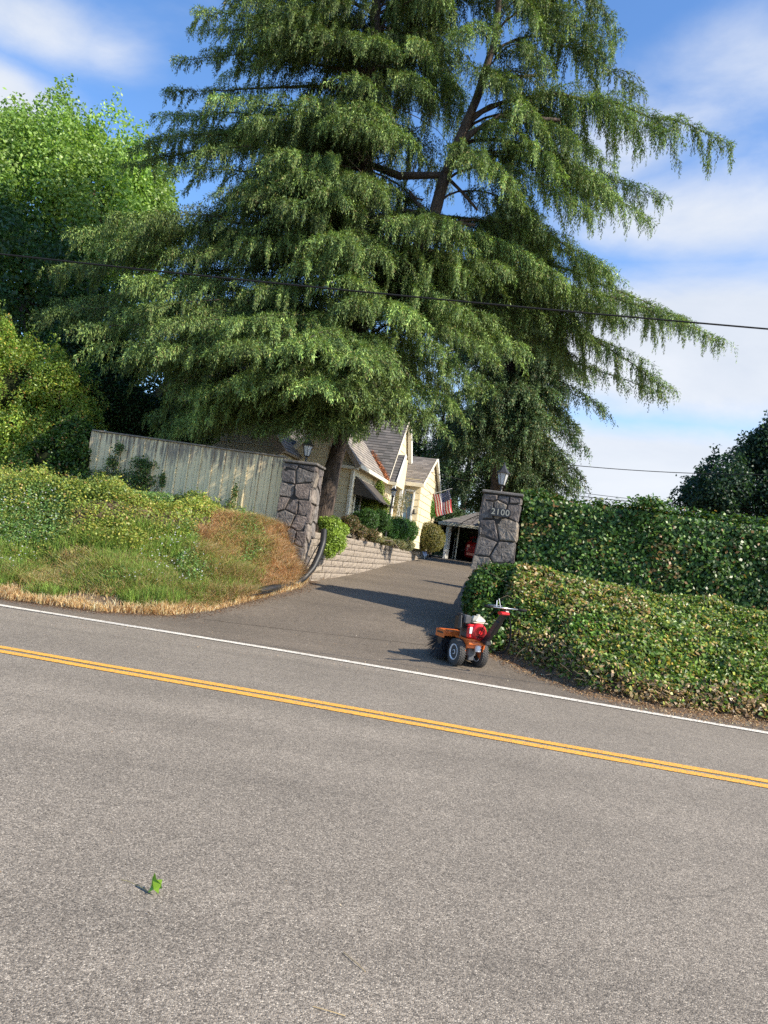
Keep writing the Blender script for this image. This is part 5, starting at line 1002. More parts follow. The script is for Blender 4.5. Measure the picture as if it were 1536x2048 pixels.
# leggy stems and bare runners sticking out
mb = MB()
for k in range(150):
    x, y = scat(1, 2.2, 8, 10.8, 14.6, okr); x, y = float(x[0]), float(y[0]); b = np.array([x, y, float(H(x, y)) + .10]); d_ = nrm(rng.normal(0, 1, 3) * [1, 1, .3] + [0, 0, .5]); l = rng.uniform(.2, .6); pts = [b]
    for j in range(4): d_ = nrm(d_ + rng.normal(0, .25, 3) - [0, 0, .12]); pts.append(pts[-1] + d_ * l / 4)
    mb.tube(pts, [.006, .005, .004, .003, .002], 3, caps=False)
for k in range(90):
    ex_ = float(rng.uniform(2.3, 6.8)); o2 = np.argsort(XR[:8, 0]); c = np.array([ex_, float(np.interp(ex_, XR[:8, 0][o2], XR[:8, 1][o2])) + rng.uniform(.2, .7), 0.])
    c[2] = float(H(c[0], c[1])) + .03; d_ = nrm(rng.normal(0, 1, 3) * [1, .6, .35]); pts = [c + d_ * q + [0, 0, .06 * math.sin(q * 5)] for q in np.linspace(-.25, .25, 5)]; mb.tube(pts, .005, 3, caps=False)
tag(mb.build('ivy_runners', M_TWIG), 'bare brown ivy stems poking out of the right bank', 'stems', kind='stuff')
# ------------------------------------------------------------------ left bank: low shrubs, weeds and grasses
okl = lambda x, y: sideL(x, y) & (y < 17.5) & (y < F0[1] + (F0[0] - x) * .165 - .02 + (x > -2.4) * 0) & (pdist(x, y, XL) > .03)
def zl_(x, y): return H(x, y)
def bush_mask(x, y):
    # low shrubbery grows in the upper middle of the bank and thins out to the right
    q = fnoise(np.stack([x, y, 0 * x], 1), 1.5, 61); e = np.interp(x, [-9, -6, -4.6, -3.6, -3.0], [13.35, 13.45, 13.75, 14.5, 16.4]); return (y > e + .35 * q) & (x < -2.9 + .25 * q)
x, y = scat(80000, -10.5, -2.6, 13.0, 17.9, lambda x, y: okl(x, y) & bush_mask(x, y)); ed = np.interp(x, [-9, -6, -4.6, -3.6, -3.0], [13.35, 13.45, 13.75, 14.5, 16.4])
hgt = (.26 + .24 * fnoise(np.stack([x, y, 0 * x], 1), 2.2, 62) + .14 * fnoise(np.stack([x, y, 0 * x], 1), 6.5, 65)) * sm((y - ed + .5) / .8) * np.interp(x, [-8, -5.5, -3.2], [1.1, 1.05, .7]); z = H(x, y) + np.maximum(hgt, .05) - np.abs(rng.normal(0, .10, len(x))) + np.where(rng.random(len(x)) < .05, rng.uniform(0, .22, len(x)), 0)
p = np.stack([x, y, z], 1); n = len(p); V, Fc = flat_cards(p, nrm(rng.normal(0, .55, (n, 3)) + [0, -.3, .8]), rng.uniform(.6, 1.35, n) * .052, rng.uniform(.7, 1.2, n) * .034)
T = tints(n, [(.24, .31, .06), (.33, .39, .075), (.15, .22, .045), (.46, .42, .09), (.48, .31, .11)], [4, 3.5, 3, 2, .7], .22, 1 + .2 * fnoise(p, 2.9, 63)); yl = (fnoise(p, 1.2, 64) > .2) & (rng.random(n) < .35); T[yl] = tints(yl.sum(), [(.30, .28, .05), (.26, .27, .05)])
tag(mkobj('bank_undergrowth', V, Fc, M_LEAF, tint=T), 'low yellow green undergrowth below the cream fence', 'undergrowth', kind='stuff')
def blades(n, x, y, h, lean, w, pal, wts=None, zoff=0., jit=.2):
    n = len(x); z = H(x, y) + zoff; b = np.stack([x, y, z], 1); d_ = nrm(rng.normal(0, 1, (n, 3)) * [1, 1, 0]); hh = h * rng.uniform(.5, 1.3, n); L_ = lean * np.abs(rng.normal(0, 1, n))
    hh = hh * (.75 + .55 * fnoise(b, 4.5, 88)) + .02
    tip = b + d_ * (hh * L_)[:, None] + np.array([0, 0, 1.]) * hh[:, None]; mid = b + d_ * (hh * L_ * .3)[:, None] + np.array([0, 0, .6]) * hh[:, None]; sd = nrm(np.cross(d_, [0, 0, 1.]) + rng.normal(0, .5, (n, 3)) * [1, 1, 0]) * w / 2
    V = np.stack([b - sd, b + sd, mid + sd * .8, tip, mid - sd * .8], 1).reshape(-1, 3); k = np.arange(n) * 5; Fc = np.stack([k, k + 1, k + 2, k + 4], 1); F2 = np.stack([k + 4, k + 2, k + 3, k + 3], 1)
    # second piece as its own tip triangle, kept as a thin quad
    V = np.concatenate([V, tip + sd * .12]); k2 = np.arange(n) + 5 * n; F2 = np.stack([k + 4, k + 2, k2, k + 3], 1)
    T = tints(n, pal, wts, jit); return V, np.concatenate([Fc, F2]), np.concatenate([T, T])
DRYP = [(.76, .58, .32), (.64, .46, .25), (.82, .70, .46), (.48, .30, .16)]; GRNP = [(.25, .38, .08), (.32, .46, .10), (.18, .29, .07)]
RUST = [(.68, .46, .27), (.58, .38, .21), (.76, .60, .40), (.42, .27, .16)]
# tan strip right along the asphalt
dist = lambda x, y: pdist(x, y, XL)
x, y = scat(15000, -12, -1.4, 12.2, 17, lambda x, y: okl(x, y) & (dist(x, y) < .24 + .24 * fnoise(np.stack([x, y, 0 * x], 1), 3.3, 77) + (rng.random(len(x)) < .12) * .4)); V, Fc, T = blades(0, x, y, .13, .9, .015, DRYP, [4, 3, 3, 1]); tag(mkobj('dry_grass_verge', V, Fc, M_DRY, tint=T), 'strip of straw coloured dry grass along the left road edge', 'dry grass', kind='stuff')
x, y = scat(46000, -12, -2.2, 12.4, 16, lambda x, y: okl(x, y) & (dist(x, y) > .20) & (dist(x, y) < 1.7 + .3 * np.sin(x * 2.3)) & (fnoise(np.stack([x, y, 0 * x], 1), 1.7, 71) > -.2) & ((x < -3.0) | (rng.random(len(x)) < .25))); V, Fc, T = blades(0, x, y, .28, .55, .015, GRNP + [(.34, .32, .12)], [3, 3, 2, 2]); tag(mkobj('green_grass', V, Fc, M_DRY, tint=T), 'green weedy grass on the lower left bank', 'grass', kind='stuff')
x, y = scat(60000, -5.0, -1.4, 12.7, 17.3, lambda x, y: okl(x, y) & (dist(x, y) > .12) & (x > np.interp(y, [13, 14.5, 16, 17], [-3.0, -3.5, -3.7, -3.2]) + .7 * fnoise(np.stack([x, y, 0 * x], 1), 2.1, 72))); V, Fc, T = blades(0, x, y, .17, 1.2, .015, RUST + [(.50, .40, .22), (.30, .30, .12)], [4, 3, 3, 2, 2.5, 1.6]); q_ = fnoise(np.stack([x, y, 0 * x], 1), 2.6, 79); k_ = np.tile((q_ > .12) & (rng.random(len(x)) < .6), 2); T[k_] = tints(k_.sum(), [(.34, .36, .12), (.44, .40, .18), (.24, .31, .09), (.66, .56, .34)]); tag(mkobj('rusty_dry_grass', V, Fc, M_DRY, tint=T), 'rust coloured dead grass on the bank beside the left pillar', 'dry grass', kind='stuff')
x, y = scat(42000, -12, -2.2, 12.8, 16.2, lambda x, y: okl(x, y) & (dist(x, y) > .5) & ~bush_mask(x, y)); V, Fc, T = blades(0, x, y, .20, 1.0, .016, [(.56, .52, .24), (.38, .48, .15), (.74, .62, .36), (.26, .38, .11), (.62, .44, .24)]); tag(mkobj('mixed_weeds', V, Fc, M_DRY, tint=T), 'mixed half dry weeds in the middle of the left bank', 'weeds', kind='stuff')
# broadleaf weeds
x, y = scat(40000, -12, -2.0, 12.7, 16.2, lambda x, y: okl(x, y) & (dist(x, y) > .6) & (fnoise(np.stack([x, y, 0 * x], 1), 2.0, 73) > .12)); z = H(x, y) + rng.uniform(.02, .32, len(x)); p = np.stack([x, y, z], 1); V, Fc = flat_cards(p, nrm(rng.normal(0, .6, p.shape) + [0, -.3, .7]), .055, .026); tag(mkobj('leafy_weeds', V, Fc, M_LEAF, tint=tints(len(p), [(.14, .26, .07), (.19, .33, .08), (.10, .18, .06), (.30, .34, .10)])), 'dark leafy weeds scattered in the grass of the left bank', 'weeds', kind='stuff')
x, y = scat(420, -8, -2.6, 12.9, 14.8, lambda x, y: okl(x, y) & (dist(x, y) > .5) & (fnoise(np.stack([x, y, 0 * x], 1), 1.4, 75) > .0)); p = np.stack([x, y, H(x, y) + rng.uniform(.18, .38, len(x))], 1); V, Fc = flat_cards(p, nrm(rng.normal(0, .3, p.shape) + [0, -.5, .8]), .030, .032); tag(mkobj('white_wildflowers', V, Fc, M_DRY, tint=np.full((len(p), 3), .62)), 'tiny white wildflowers dotted over the left bank', 'flowers', kind='stuff')
# litter along both road edges
def litter(name, n, ok, x0, x1, y0, y1, pal, label, size=.035, lift=.012):
    x, y = scat(n, x0, x1, y0, y1, ok); z = np.maximum(H(x, y), DD(x, y)) + lift + np.abs(rng.normal(0, .008, len(x))); p = np.stack([x, y, z], 1); V, Fc = flat_cards(p, nrm(rng.normal(0, .35, p.shape) + [0, 0, 1]), rng.uniform(.5, 1.3, len(p)) * size, rng.uniform(.4, 1, len(p)) * size * .6)
    tag(mkobj(name, V, Fc, M_DRY, tint=tints(len(p), pal, jit=.3)), label, 'litter', kind='stuff')
LP = [(.36, .21, .11), (.52, .36, .20), (.22, .13, .08), (.64, .48, .30)]
litter('leaf_litter', 15000, lambda x, y: (pdist(x, y, XR) < .04 + np.interp(x, [2, 4, 6], [.30, .40, .60]) * rng.random(len(x)) ** 2) & (y < 14.8), 1.9, 11, 9.5, 14.8, LP, 'fallen brown leaves and twigs along the right road edge')
litter('bark_debris', 7000, lambda x, y: (pdist(x, y, XL) < .02 + .30 * rng.random(len(x)) ** 2) & (y < 17.4), -9, -1.2, 12.3, 17.4, [(.20, .11, .06), (.28, .17, .10), (.14, .09, .06)], 'reddish debris swept up against the left bank edge', .028)
litter('road_grit', 900, lambda x, y: (y < 14), -5, 5.5, 10.6, 14, LP + [(.5, .45, .36)], 'specks of grit and leaf bits on the driveway mouth', .022)
litter('road_specks', 420, lambda x, y: y < 11, -4.5, 5, 2.6, 11, [(.10, .08, .06), (.30, .20, .11), (.05, .045, .04), (.5, .42, .3)], 'tiny dark and tan specks of grit scattered over the near lanes', .013, .006)
# ------------------------------------------------------------------ garden shrubs
Y_G = [(.20, .26, .05), (.27, .33, .06), (.14, .20, .04), (.36, .30, .06), (.34, .20, .06)]
def S(px, py, Y, rx, ry=None, rz=None): return (P(px, py, Y), (rx, ry or rx, rz or rx * .8))
b = P(40, 960, 19.4); b[2] = 1.9
broadleaf('laurel_shrub', b, [S(20, 790, 19.4, 1.0, 1, .95), S(90, 770, 19.6, .8, .9, .7), S(-70, 740, 19.5, 1.2), S(140, 840, 19.6, .6, .7, .5), S(40, 870, 19.2, .9, .9, .6), S(110, 880, 19.2, .6, .7, .5), S(20, 700, 19.9, .55, .7, .5), S(-40, 690, 20, .8), S(155, 790, 20.2, .5, .7, .45), S(70, 920, 18.8, .8, .6, .4)], 330, 110000, .064, [(.20, .31, .05), (.28, .38, .06), (.13, .22, .04), (.40, .36, .06), (.42, .24, .07)], [4, 4, 3, 1.2, .5], 'large yellow green shrub left of the fence, tinged with orange', 'shrub', sub=(.18, .40), trunk_r=.07, inner=.62)
b = P(200, 880, 21.5); b[2] = 1.9
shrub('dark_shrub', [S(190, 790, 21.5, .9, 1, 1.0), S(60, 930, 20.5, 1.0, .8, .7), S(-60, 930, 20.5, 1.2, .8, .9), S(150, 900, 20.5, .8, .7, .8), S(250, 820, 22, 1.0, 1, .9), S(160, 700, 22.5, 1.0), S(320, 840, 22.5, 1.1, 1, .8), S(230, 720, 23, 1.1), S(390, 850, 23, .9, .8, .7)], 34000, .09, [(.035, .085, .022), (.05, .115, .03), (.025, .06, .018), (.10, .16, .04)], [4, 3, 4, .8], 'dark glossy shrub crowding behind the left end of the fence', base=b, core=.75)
b = P(140, 960, 18.3); b[2] = 1.95
broadleaf('ivy_clump', b, [S(140, 900, 18.3, .52, .35, .62), S(95, 925, 18.2, .55, .4, .45), S(172, 925, 18.1, .16, .2, .42), S(60, 960, 18., .5, .4, .3), S(150, 870, 18.6, .35, .3, .3)], 130, 19000, .072, IVY, WIV, 'dark ivy swallowing the left end of the cream fence', 'ivy', sub=(.10, .24), trunk_r=.03, inner=.6)
for i, (cols, lab) in enumerate([([(238, 897, .10, .14), (225, 925, .13, .16), (205, 955, .20, .18), (235, 960, .2, .2)], 'leafy climber in front of the fence, the leftmost of three'), ([(285, 928, .22, .16), (280, 960, .28, .22), (270, 985, .24, .18), (325, 960, .07, .2)], 'bushy climber in the middle of the cream fence'), ([(470, 985, .06, .20), (462, 1015, .10, .18), (435, 1010, .06, .12), (440, 1030, .16, .14)], 'thin wispy climber near the right end of the cream fence')]):
    y_ = [17.78, 17.72, 17.35][i]; lobes = [(P(a, c, y_), (r1, .13, r2)) for a, c, r1, r2 in cols]; b = P(cols[2][0], 1010 if i < 2 else 1050, y_); b[2] = 1.8
    r = empty('fence_climber', b, 0, lab, 'climber', 'climbers on the cream fence'); n_ = [1700, 2700, 800][i]; w_ = np.array([q[1][0] * q[1][2] for q in lobes]); pk_ = rng.choice(len(lobes), n_, p=w_ / w_.sum())
    C_ = np.array([q[0] for q in lobes])[pk_]; R_ = np.array([q[1] for q in lobes])[pk_]; tw = nrm(rng.normal(0, 1, (40, 3)))[rng.integers(0, 40, n_)]
    p = C_ + rng.normal(0, .42, (n_, 3)) * R_ + tw * R_ * rng.uniform(0, .9, (n_, 1)); V, Fc = flat_cards(p, nrm(rng.normal(0, .7, p.shape) + [0, -.5, .4]), rng.uniform(.5, 1.4, n_) * .058, rng.uniform(.7, 1.2, n_) * .036)
    mkobj('foliage', V, Fc, M_LEAF, r, tint=tints(n_, [(.085, .145, .04), (.13, .20, .05), (.055, .10, .03), (.28, .20, .08)], [4, 3, 3, .8], .25))
    mb = MB()
    for c, q in lobes:
        for k in range(3): e = np.array(c) + rng.normal(0, .5, 3) * np.array(q); mb.tube([b - [0, 0, .05], (b + e) / 2 + rng.normal(0, .04, 3), e], [.010, .007, .003], 4, caps=False)
    mb.build('stem', M_TWIG, r)
b = P(655, 1100, 18.6); b[2] = 1.9
shrub('lime_shrub', [S(662, 1060, 18.5, .30, .3, .36), S(672, 1085, 18.1, .26, .25, .28), S(650, 1045, 18.9, .2), S(680, 1060, 19.2, .25), S(660, 1100, 17.95, .16, .15, .22)], 9000, .048, [(.24, .34, .05), (.32, .42, .07), (.17, .25, .04)], None, 'bright lime green shrub spilling over the wall beside the left pillar', base=b, core=.55)
b = P(705, 1075, 20.5); b[2] = 1.92
shrub('bronze_shrub', [S(700, 1048, 20.5, .28, .3, .26), S(718, 1062, 20.8, .26, .3, .2), S(738, 1068, 21.5, .3, .3, .16)], 5500, .045, [(.12, .10, .05), (.18, .11, .06), (.10, .14, .04), (.24, .17, .08)], None, 'small bronze leaved shrub between the lime shrub and the clipped ones', base=b)
b = P(735, 1075, 23); b[2] = 1.95
shrub('boxwood', [S(735, 1040, 23, .38, .4, .36), S(762, 1042, 23.5, .36, .4, .36), S(715, 1040, 23.2, .28, .3, .26)], 13000, .042, [(.055, .12, .025), (.08, .17, .03), (.035, .08, .02)], None, 'dark green clipped shrub left of the black lamp post', 'shrub', 'clipped evergreen shrubs', base=b)
b = P(800, 1085, 25.5); b[2] = 1.95
shrub('boxwood', [S(795, 1058, 25.5, .48, .5, .45), S(816, 1062, 26, .38, .4, .4), S(780, 1060, 25, .3, .3, .36)], 15000, .045, [(.07, .17, .028), (.10, .22, .035), (.045, .10, .022)], None, 'rounded bright green shrub right of the black lamp post', 'shrub', 'clipped evergreen shrubs', base=b)
b = P(858, 1108, 33); b[2] = 1.9
shrub('round_shrub', [S(856, 1074, 33, .72, .7, .66), S(840, 1078, 33, .5, .5, .5), S(875, 1080, 33.5, .36, .4, .5)], 16000, .055, [(.14, .14, .04), (.18, .17, .045), (.10, .11, .03), (.22, .17, .06)], None, 'big olive brown rounded shrub behind the yard sign', base=b)
b = P(790, 1095, 24.2); b[2] = 1.9
shrub('grey_herb', [S(770, 1082, 23.6, .34, .3, .14), S(795, 1088, 24.6, .34, .3, .16), S(812, 1090, 25.8, .34, .3, .2), S(750, 1078, 22.6, .3, .25, .10)], 7000, .035, [(.20, .22, .12), (.26, .27, .16), (.13, .17, .06), (.35, .26, .10)], None, 'low grey green herbs along the top of the block wall', 'herbs', base=b, core=.6)
b = P(742, 1030, 27.5); b[2] = 2.0
shrub('yellow_shrub', [S(735, 1010, 26.8, .42, .4, .36), S(762, 1012, 27.5, .36, .4, .34), S(757, 985, 28, .22, .2, .5)], 8000, .05, [(.22, .30, .05), (.30, .36, .06), (.15, .22, .04)], None, 'yellow green shrub under the dark awning', base=b)
b = P(806, 1040, 28.3); b[2] = 2.0
shrub('wispy_shrub', [S(800, 1010, 28.3, .30, .3, .40), S(812, 1000, 28.5, .22, .2, .3)], 1100, .05, [(.14, .16, .06), (.22, .18, .09)], None, 'thin wispy shrub in front of the porch wall', base=b, core=0)
b = P(858, 1030, 34.5); b[2] = 2.0
shrub('feathery_shrub', [S(852, 1010, 34.5, .42, .4, .60), S(865, 1018, 34.8, .35, .4, .45), S(846, 990, 34.3, .26, .3, .4)], 8000, .06, [(.14, .30, .05), (.20, .38, .07), (.09, .2, .04)], None, 'bright feathery green shrub behind the flag', base=b)
shrub('column_shrub', [((4.3, 20.2, 2.2), (.34, .34, .9)), ((4.3, 20.2, 2.9), (.26, .26, .5))], 5000, .06, IVY, WIV, 'narrow upright shrub hidden behind the numbered pillar', base=(4.3, 20.2, 1.3))
# ------------------------------------------------------------------ leaf and twigs lying on the near road
lp = np.array([-.80, 3.52, 0.]); V = []; 
out_ = [(0, 0), (.018, .022), (.036, .014), (.033, .034), (.052, .040), (.036, .052), (.034, .072), (.018, .062), (.004, .086), (-.010, .062), (-.026, .066), (-.024, .046), (-.036, .034), (-.022, .026), (-.022, .010)]
a_ = nrm(np.array([.10, .35, .93])); c_ = nrm(np.array([.62, -.78, .05])); V = [lp + [.01, 0, .004] + a_ * y_ + c_ * x_ + np.cross(c_, a_) * (.018 * math.cos(x_ * 70)) for x_, y_ in out_]; V2 = [v + np.array([.0006, -.0006, 0]) for v in V]; k = len(V)
lf = empty('fallen_leaf', lp, 0, 'bright green leaf standing on its edge on the near lane', 'leaf')
mkobj('blade', V + V2, [tuple(range(k)), tuple(range(2 * k - 1, k - 1, -1))], M_LEAF, lf, tint=np.array([(.27, .44, .035)] * 2)); MB().tube([lp + [.01, 0, .006], lp + [-.05, .035, .010], lp + [-.12, .085, .004], lp + [-.155, .092, .003]], [.0016, .0014, .0012, .0010], 5).build('stalk', mat('stalk_green', (.30, .26, .09), .7), lf)
for k, (p0, p1, l_) in enumerate([((686, 1906), (730, 1945), 'short straw twig lying near the middle of the bottom lane'), ((625, 2015), (690, 2034), 'thin curved straw at the bottom edge of the road')]):
    def g_(px, py): d = ray(px, py); t = -EYE / d[2]; return _E + d * t
    a, b = g_(*p0), g_(*p1); tag(MB().tube([a + [0, 0, .004], (a + b) / 2 + [.004, -.006, .008], b + [0, 0, .004]], .0018, 5).build('twig', mat('straw', (.50, .36, .18), .8), origin=a), l_, 'twig', 'twigs on the road')
# ------------------------------------------------------------------ walk behind power broom at the driveway corner
PB = empty('power_broom', (1.60, 12.10, float(DD(1.6, 12.1)) + .006), math.atan2(.92, -.39), 'orange walk behind power broom with a red and white engine at the ivy corner', 'power broom')
ORA = mat('orange_enamel', (.75, .16, .025), .35, noise=(12, .35), col2=(.42, .10, .03), coat=.3); REDP = mat('red_engine_plastic', (.55, .015, .02), .3, coat=.4); CRM = mat('cream_fuel_tank', (.52, .48, .38), .35, noise=(8, .2), coat=.3)
BLK = mat('black_enamel', (.022, .020, .020), .4, spec=.6); STL = mat('bare_steel', (.55, .54, .52), .3, .9); TYR = mat('grey_tyre_rubber', (.075, .070, .065), .85, noise=(20, .6), bump=(60, .4, .004)); RIMM = mat('pale_rim', (.80, .80, .82), .4, noise=(12, .3)); BRS = mat('dark_bristles', (.016, .017, .022), .7)
DECAL = mat('white_decal', (.75, .74, .72), .5); DKG = mat('dark_grey_cast', (.10, .10, .105), .5, .3, noise=(30, .4))
bd = lambda mb, n, m_, par=PB, sm_=False: mb.build(n, m_, par, smooth=sm_, local=True)
for s_ in (1, -1):
    yc = s_ * .205; mb = MB(); R_ = .205; w = .052
    mb.lathe([(.112, -w * .8), (.130, -w * 1.02), (.165, -w * 1.12), (.190, -w * .95), (.201, -w * .7), (.205, -w * .3), (.206, 0), (.205, w * .3), (.201, w * .7), (.190, w * .95), (.165, w * 1.12), (.130, w * 1.02), (.112, w * .8)], (0, yc, R_), 36, axis='y')
    tread = MB()
    for k in range(34):
        a = 2 * math.pi * k / 34
        for q, off in ((-.042, 0), (-.014, .5), (.014, 0), (.042, .5)):
            a2 = a + off * 2 * math.pi / 34; c = np.array([.205 * math.cos(a2), yc + q, R_ + .205 * math.sin(a2)]); rad = np.array([math.cos(a2), 0, math.sin(a2)]); tan = np.array([-math.sin(a2), 0, math.cos(a2)]); c = c - rad * (.004 if abs(q) > .03 else 0)
            mb.box(c, (.020, .020, .012), axes(nrm(tan + np.array([0, .35 * np.sign(q), 0])), nrm(np.array([0, 1, 0]) - tan * .35 * np.sign(q)), rad))
    t_ = bd(mb, 'wheel', TYR); o = s_
    rm = MB(); rm.lathe([(.118, -.052), (.124, -.056), (.116, -.060), (.105, -.045), (.095, -.025), (.050, -.020), (.036, -.040), (.030, -.058), (.0, -.060)][::1] if False else [(.0, .034), (.028, .036), (.030, .052), (.034, .052), (.036, .022), (.060, .016), (.092, .020), (.104, .040), (.114, .056), (.123, .056), (.123, .050), (.123, -.05), (.118, -.056), (.104, -.04), (.090, -.02), (.0, -.02)], (0, 0, 0), 30, axis='y')
    V = np.array(rm.v); V[:, 1] *= s_; V = V + np.array([0, yc, R_]); rm.v = [tuple(v) for v in V]; rim = bd(rm, 'rim', RIMM, t_, True)
    hb = MB(); hb.lathe([(.018, 0), (.018, .014), (.010, .018)], (0, 0, 0), 12, axis='y')
    for k in range(4): a = k * math.pi / 2 + .4; hb.lathe([(.007, -.035), (.007, -.026)], (.055 * math.cos(a), 0, .055 * math.sin(a)), 8, axis='y')
    V = np.array(hb.v); V[:, 1] = (V[:, 1] + .052) * s_; V = V + np.array([0, yc, R_]); hb.v = [tuple(v) for v in V]; bd(hb, 'hub', BLK, rim)
bd(MB().lathe([(.014, -.25), (.014, .25)], (0, 0, .205), 10, axis='y'), 'axle', STL)
# chassis
mb = MB(); mb.box((.02, 0, .425), (.40, .30, .035), bev=.008); mb.box((-.15, .0, .36), (.05, .26, .12), bev=.008); mb.box((.0, .135, .33), (.22, .012, .20), bev=.004); mb.box((.0, -.135, .33), (.22, .012, .20), bev=.004)
mb.prism([(-.20, .14, .44), (-.10, .14, .44), (-.03, .14, .22), (-.12, .14, .16)], (0, -.012, 0)); mb.prism([(-.22, -.15, .43), (-.08, -.15, .43), (-.02, -.15, .20), (-.14, -.15, .12)], (0, -.02, 0))
mb.box((-.20, 0, .385), (.10, .30, .045), bev=.008); bd(mb, 'chassis', ORA)
bd(MB().box((-.04, 0, .25), (.16, .16, .17), bev=.02), 'gearbox', DKG)
bd(MB().lathe([(.042, -.05), (.046, -.045), (.046, .045), (.042, .05)], (-.19, -.055, .31), 16), 'canister', RIMM, sm_=True)
bd(MB().box((-.09, 0, .15), (.06, .10, .09), bev=.01), 'axle_bracket', DKG)
# brush hood and boom
mb = MB(); mb.prism([(.25, .31, .45), (.27, .31, .49), (.47, .31, .505), (.54, .31, .47), (.54, .31, .41), (.25, .31, .41)], (0, -.62, 0)); mb.box((.395, .315, .435), (.29, .012, .12), bev=.003); mb.box((.395, -.315, .435), (.29, .012, .12), bev=.003); bd(mb, 'brush_hood', ORA)
mb = MB(); mb.tube([(.0, 0, .44), (.2, 0, .47), (.40, 0, .44)], .035, 8); mb.box((.30, .20, .47), (.10, .07, .05), bev=.01); bd(mb, 'brush_boom', ORA)
bd(MB().box((.39, .323, .45), (.20, .004, .03)), 'hood_decal', BLK)
mb = MB(); g = np.random.default_rng(5)
for k in range(2600):
    y_ = g.uniform(-.30, .30); a = g.uniform(-math.pi * 1.02, .12); r_ = .30 * g.uniform(.93, 1.06); c = np.array([.42, y_, .33]); sp = .45 * (y_ / .30) * abs(y_ / .30) * g.uniform(.3, 1) ; dr = np.array([math.cos(a), sp, math.sin(a)]); e = c + dr * r_; e[2] = max(e[2], .004 + g.uniform(0, .01)); e[0] += g.normal(0, .012)
    s0 = c + np.array([math.cos(a), 0, math.sin(a)]) * .07; sd = np.array([-math.sin(a), g.normal(0, .6), math.cos(a)]); sd = sd / np.linalg.norm(sd) * .0035; b = len(mb.v); mb.v += [tuple(s0 - sd), tuple(s0 + sd), tuple(e + sd * .6), tuple(e - sd * .6)]; mb.f.append((b, b + 1, b + 2, b + 3))
br = bd(mb, 'brush', BRS); bd(MB().lathe([(.075, -.30), (.075, .30)], (.42, 0, .33), 18, axis='y'), 'brush_core', BLK, br)
# engine; the starter face looks back towards the operator
mb = MB(); mb.box((.02, -.01, .52), (.26, .24, .17), bev=.03); mb.box((.14, -.01, .58), (.12, .20, .16), bev=.02)
for k in range(9): mb.box((.14, -.01, .52 + k * .018), (.16, .22, .006))
bd(mb, 'engine_block', DKG)
mb = MB(); mb.lathe([(.135, .0), (.138, .03), (.135, .07), (.122, .10), (.105, .115), (.0, .118)], (0, 0, 0), 30, axis='x'); V = np.array(mb.v); V[:, 0] = -V[:, 0] - .09; V[:, 1] -= .05; V[:, 2] += .555; mb.v = [tuple(v) for v in V]; mb.box((-.13, .03, .54), (.08, .22, .20), bev=.03); mb.box((-.10, .0, .64), (.10, .26, .05), bev=.02); shd = bd(mb, 'fan_shroud', REDP, sm_=False)
mb = MB()
for r0 in (.095, .075, .055): mb.lathe([(r0, -.004), (r0, .004), (r0 - .008, .004), (r0 - .008, -.004)], (-.211, -.05, .555), 26, axis='x')
bd(mb, 'starter_ribs', mat('dark_red_plastic', (.22, .008, .010), .4), shd); bd(MB().lathe([(.032, -.006), (.032, .006), (.022, .010)], (-.214, -.05, .555), 18, axis='x'), 'starter_cap', REDP, shd)
bd(MB().box((-.176, .10, .575), (.006, .045, .10), bev=.002), 'decal', DECAL, shd)
mb = MB(); mb.box((-.02, -.075, .735), (.24, .24, .115), bev=.045, taper=.9); mb.box((-.02, -.075, .695), (.265, .265, .020), bev=.008); tk = bd(mb, 'fuel_tank', CRM); bd(MB().lathe([(.030, 0), (.032, .005), (.032, .022), (.026, .028)], (-.01, -.09, .79), 16), 'cap', CRM, tk)
mb = MB(); mb.box((.0, .115, .725), (.17, .12, .13), bev=.02)
for k in range(6): mb.box((-.087, .115, .675 + .02 * k), (.006, .10, .007))
mf = bd(mb, 'muffler_guard', DKG)
mb = MB(); mb.box((.05, .205, .665), (.16, .075, .24), bev=.025); mb.box((.05, .20, .80), (.12, .05, .02), bev=.008); bd(mb, 'air_cleaner', BLK)
mb = MB(); mb.tube([(-.07, .22, .44), (-.09, .235, .60), (-.06, .235, .78), (.06, .235, .80)], .010, 6); bd(mb, 'guard_rod', BLK)
bd(MB().lathe([(.016, 0), (.016, .02)], (-.13, .10, .475), 10), 'oil_plug', STL)
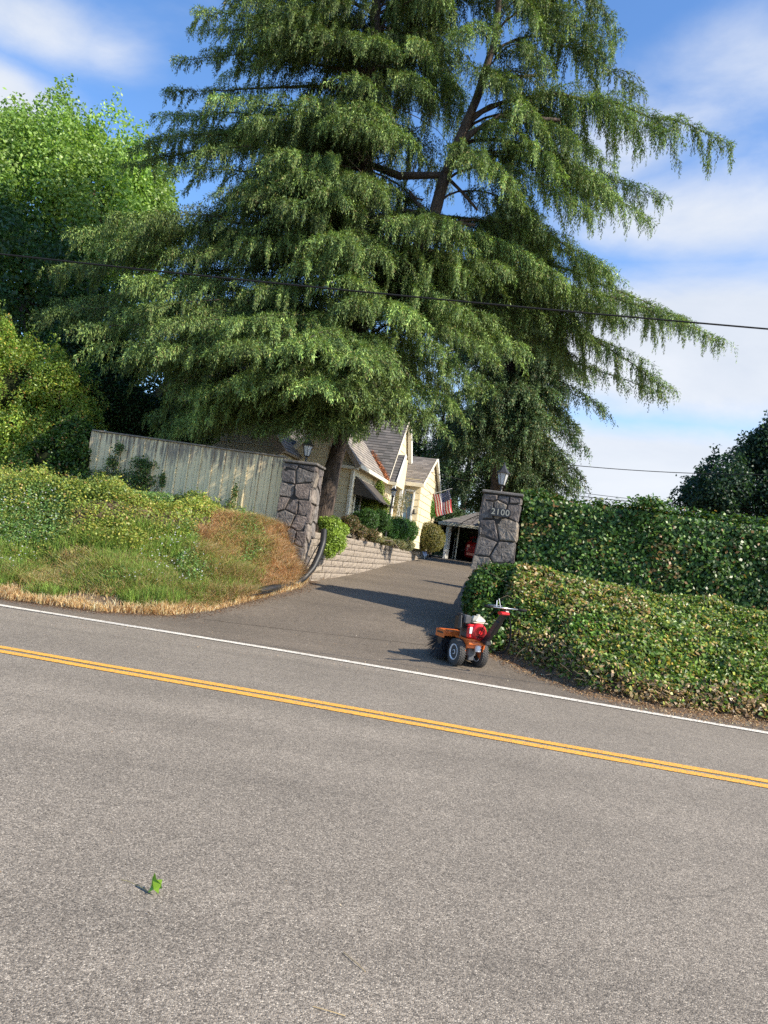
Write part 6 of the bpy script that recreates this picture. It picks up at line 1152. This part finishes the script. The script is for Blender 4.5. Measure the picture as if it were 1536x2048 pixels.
# handle
mb = MB(); mb.prism([(-.20, -.115, .40), (-.27, -.115, .40), (-.60, -.115, .90), (-.575, -.115, .96), (-.54, -.115, .94), (-.20, -.115, .47)], (0, -.05, 0)); mb.box((-.24, -.14, .42), (.14, .10, .07), bev=.01); mb.box((-.40, -.145, .66), (.07, .09, .22), axes(nrm([.57, 0, .82]) * 0 + nrm(np.array([.82, 0, .57])), [0, 1, 0], nrm(np.array([-.57, 0, .82]))), bev=.012)
hd = bd(mb, 'handle_column', BLK)
hz0 = .965; bd(MB().tube([(-.60, .20, hz0), (-.60, -.40, hz0)], .0125, 10), 'handlebar', STL, sm_=True)
for a, b in ((.26, .13), (-.31, -.46)): bd(MB().tube([(-.60, a, hz0), (-.60, b, hz0)], .019, 10), 'grip', M_GRIP, sm_=True)
mb = MB(); mb.box((-.57, -.10, .885), (.09, .16, .05), bev=.015); bd(mb, 'control_box', REDP)
mb = MB(); mb.tube([(-.585, .05, hz0), (-.57, .045, hz0 + .10)], .006, 6); mb.tube([(-.585, -.02, hz0), (-.565, .01, hz0 + .13)], .006, 6); mb.tube([(-.59, .20, hz0 + .02), (-.66, .16, hz0 + .03), (-.66, .02, hz0 + .03)], .006, 6); bd(mb, 'levers', STL)
mb = MB()
for off in (0, .018):
    mb.tube(spline([(-.57, -.17, .90), (-.60, -.21, .78), (-.61 - off, -.23, .58), (-.58 - off, -.24, .40), (-.50, -.22, .30 - off), (-.38, -.18, .31), (-.26, -.15, .40)], 24), .008, 6)
mb.tube(spline([(-.56, .02, .93), (-.45, .06, .82), (-.38, .06, .62), (-.28, .06, .46)], 14), .006, 5); bd(mb, 'control_cable', M_GRIP, sm_=True)
# the handle leans well back towards the operator
for ch in PB.children:
    if ch.name.split('.')[0] in ('handle_column', 'handlebar', 'grip', 'control_box', 'levers', 'control_cable'):
        for v in ch.data.vertices:
            if v.co.x < -.2: v.co.x = -.2 + (v.co.x + .2) * 1.38; v.co.z += .04 * min(1, (-.2 - v.co.x) / .4) * (v.co.z > .6)
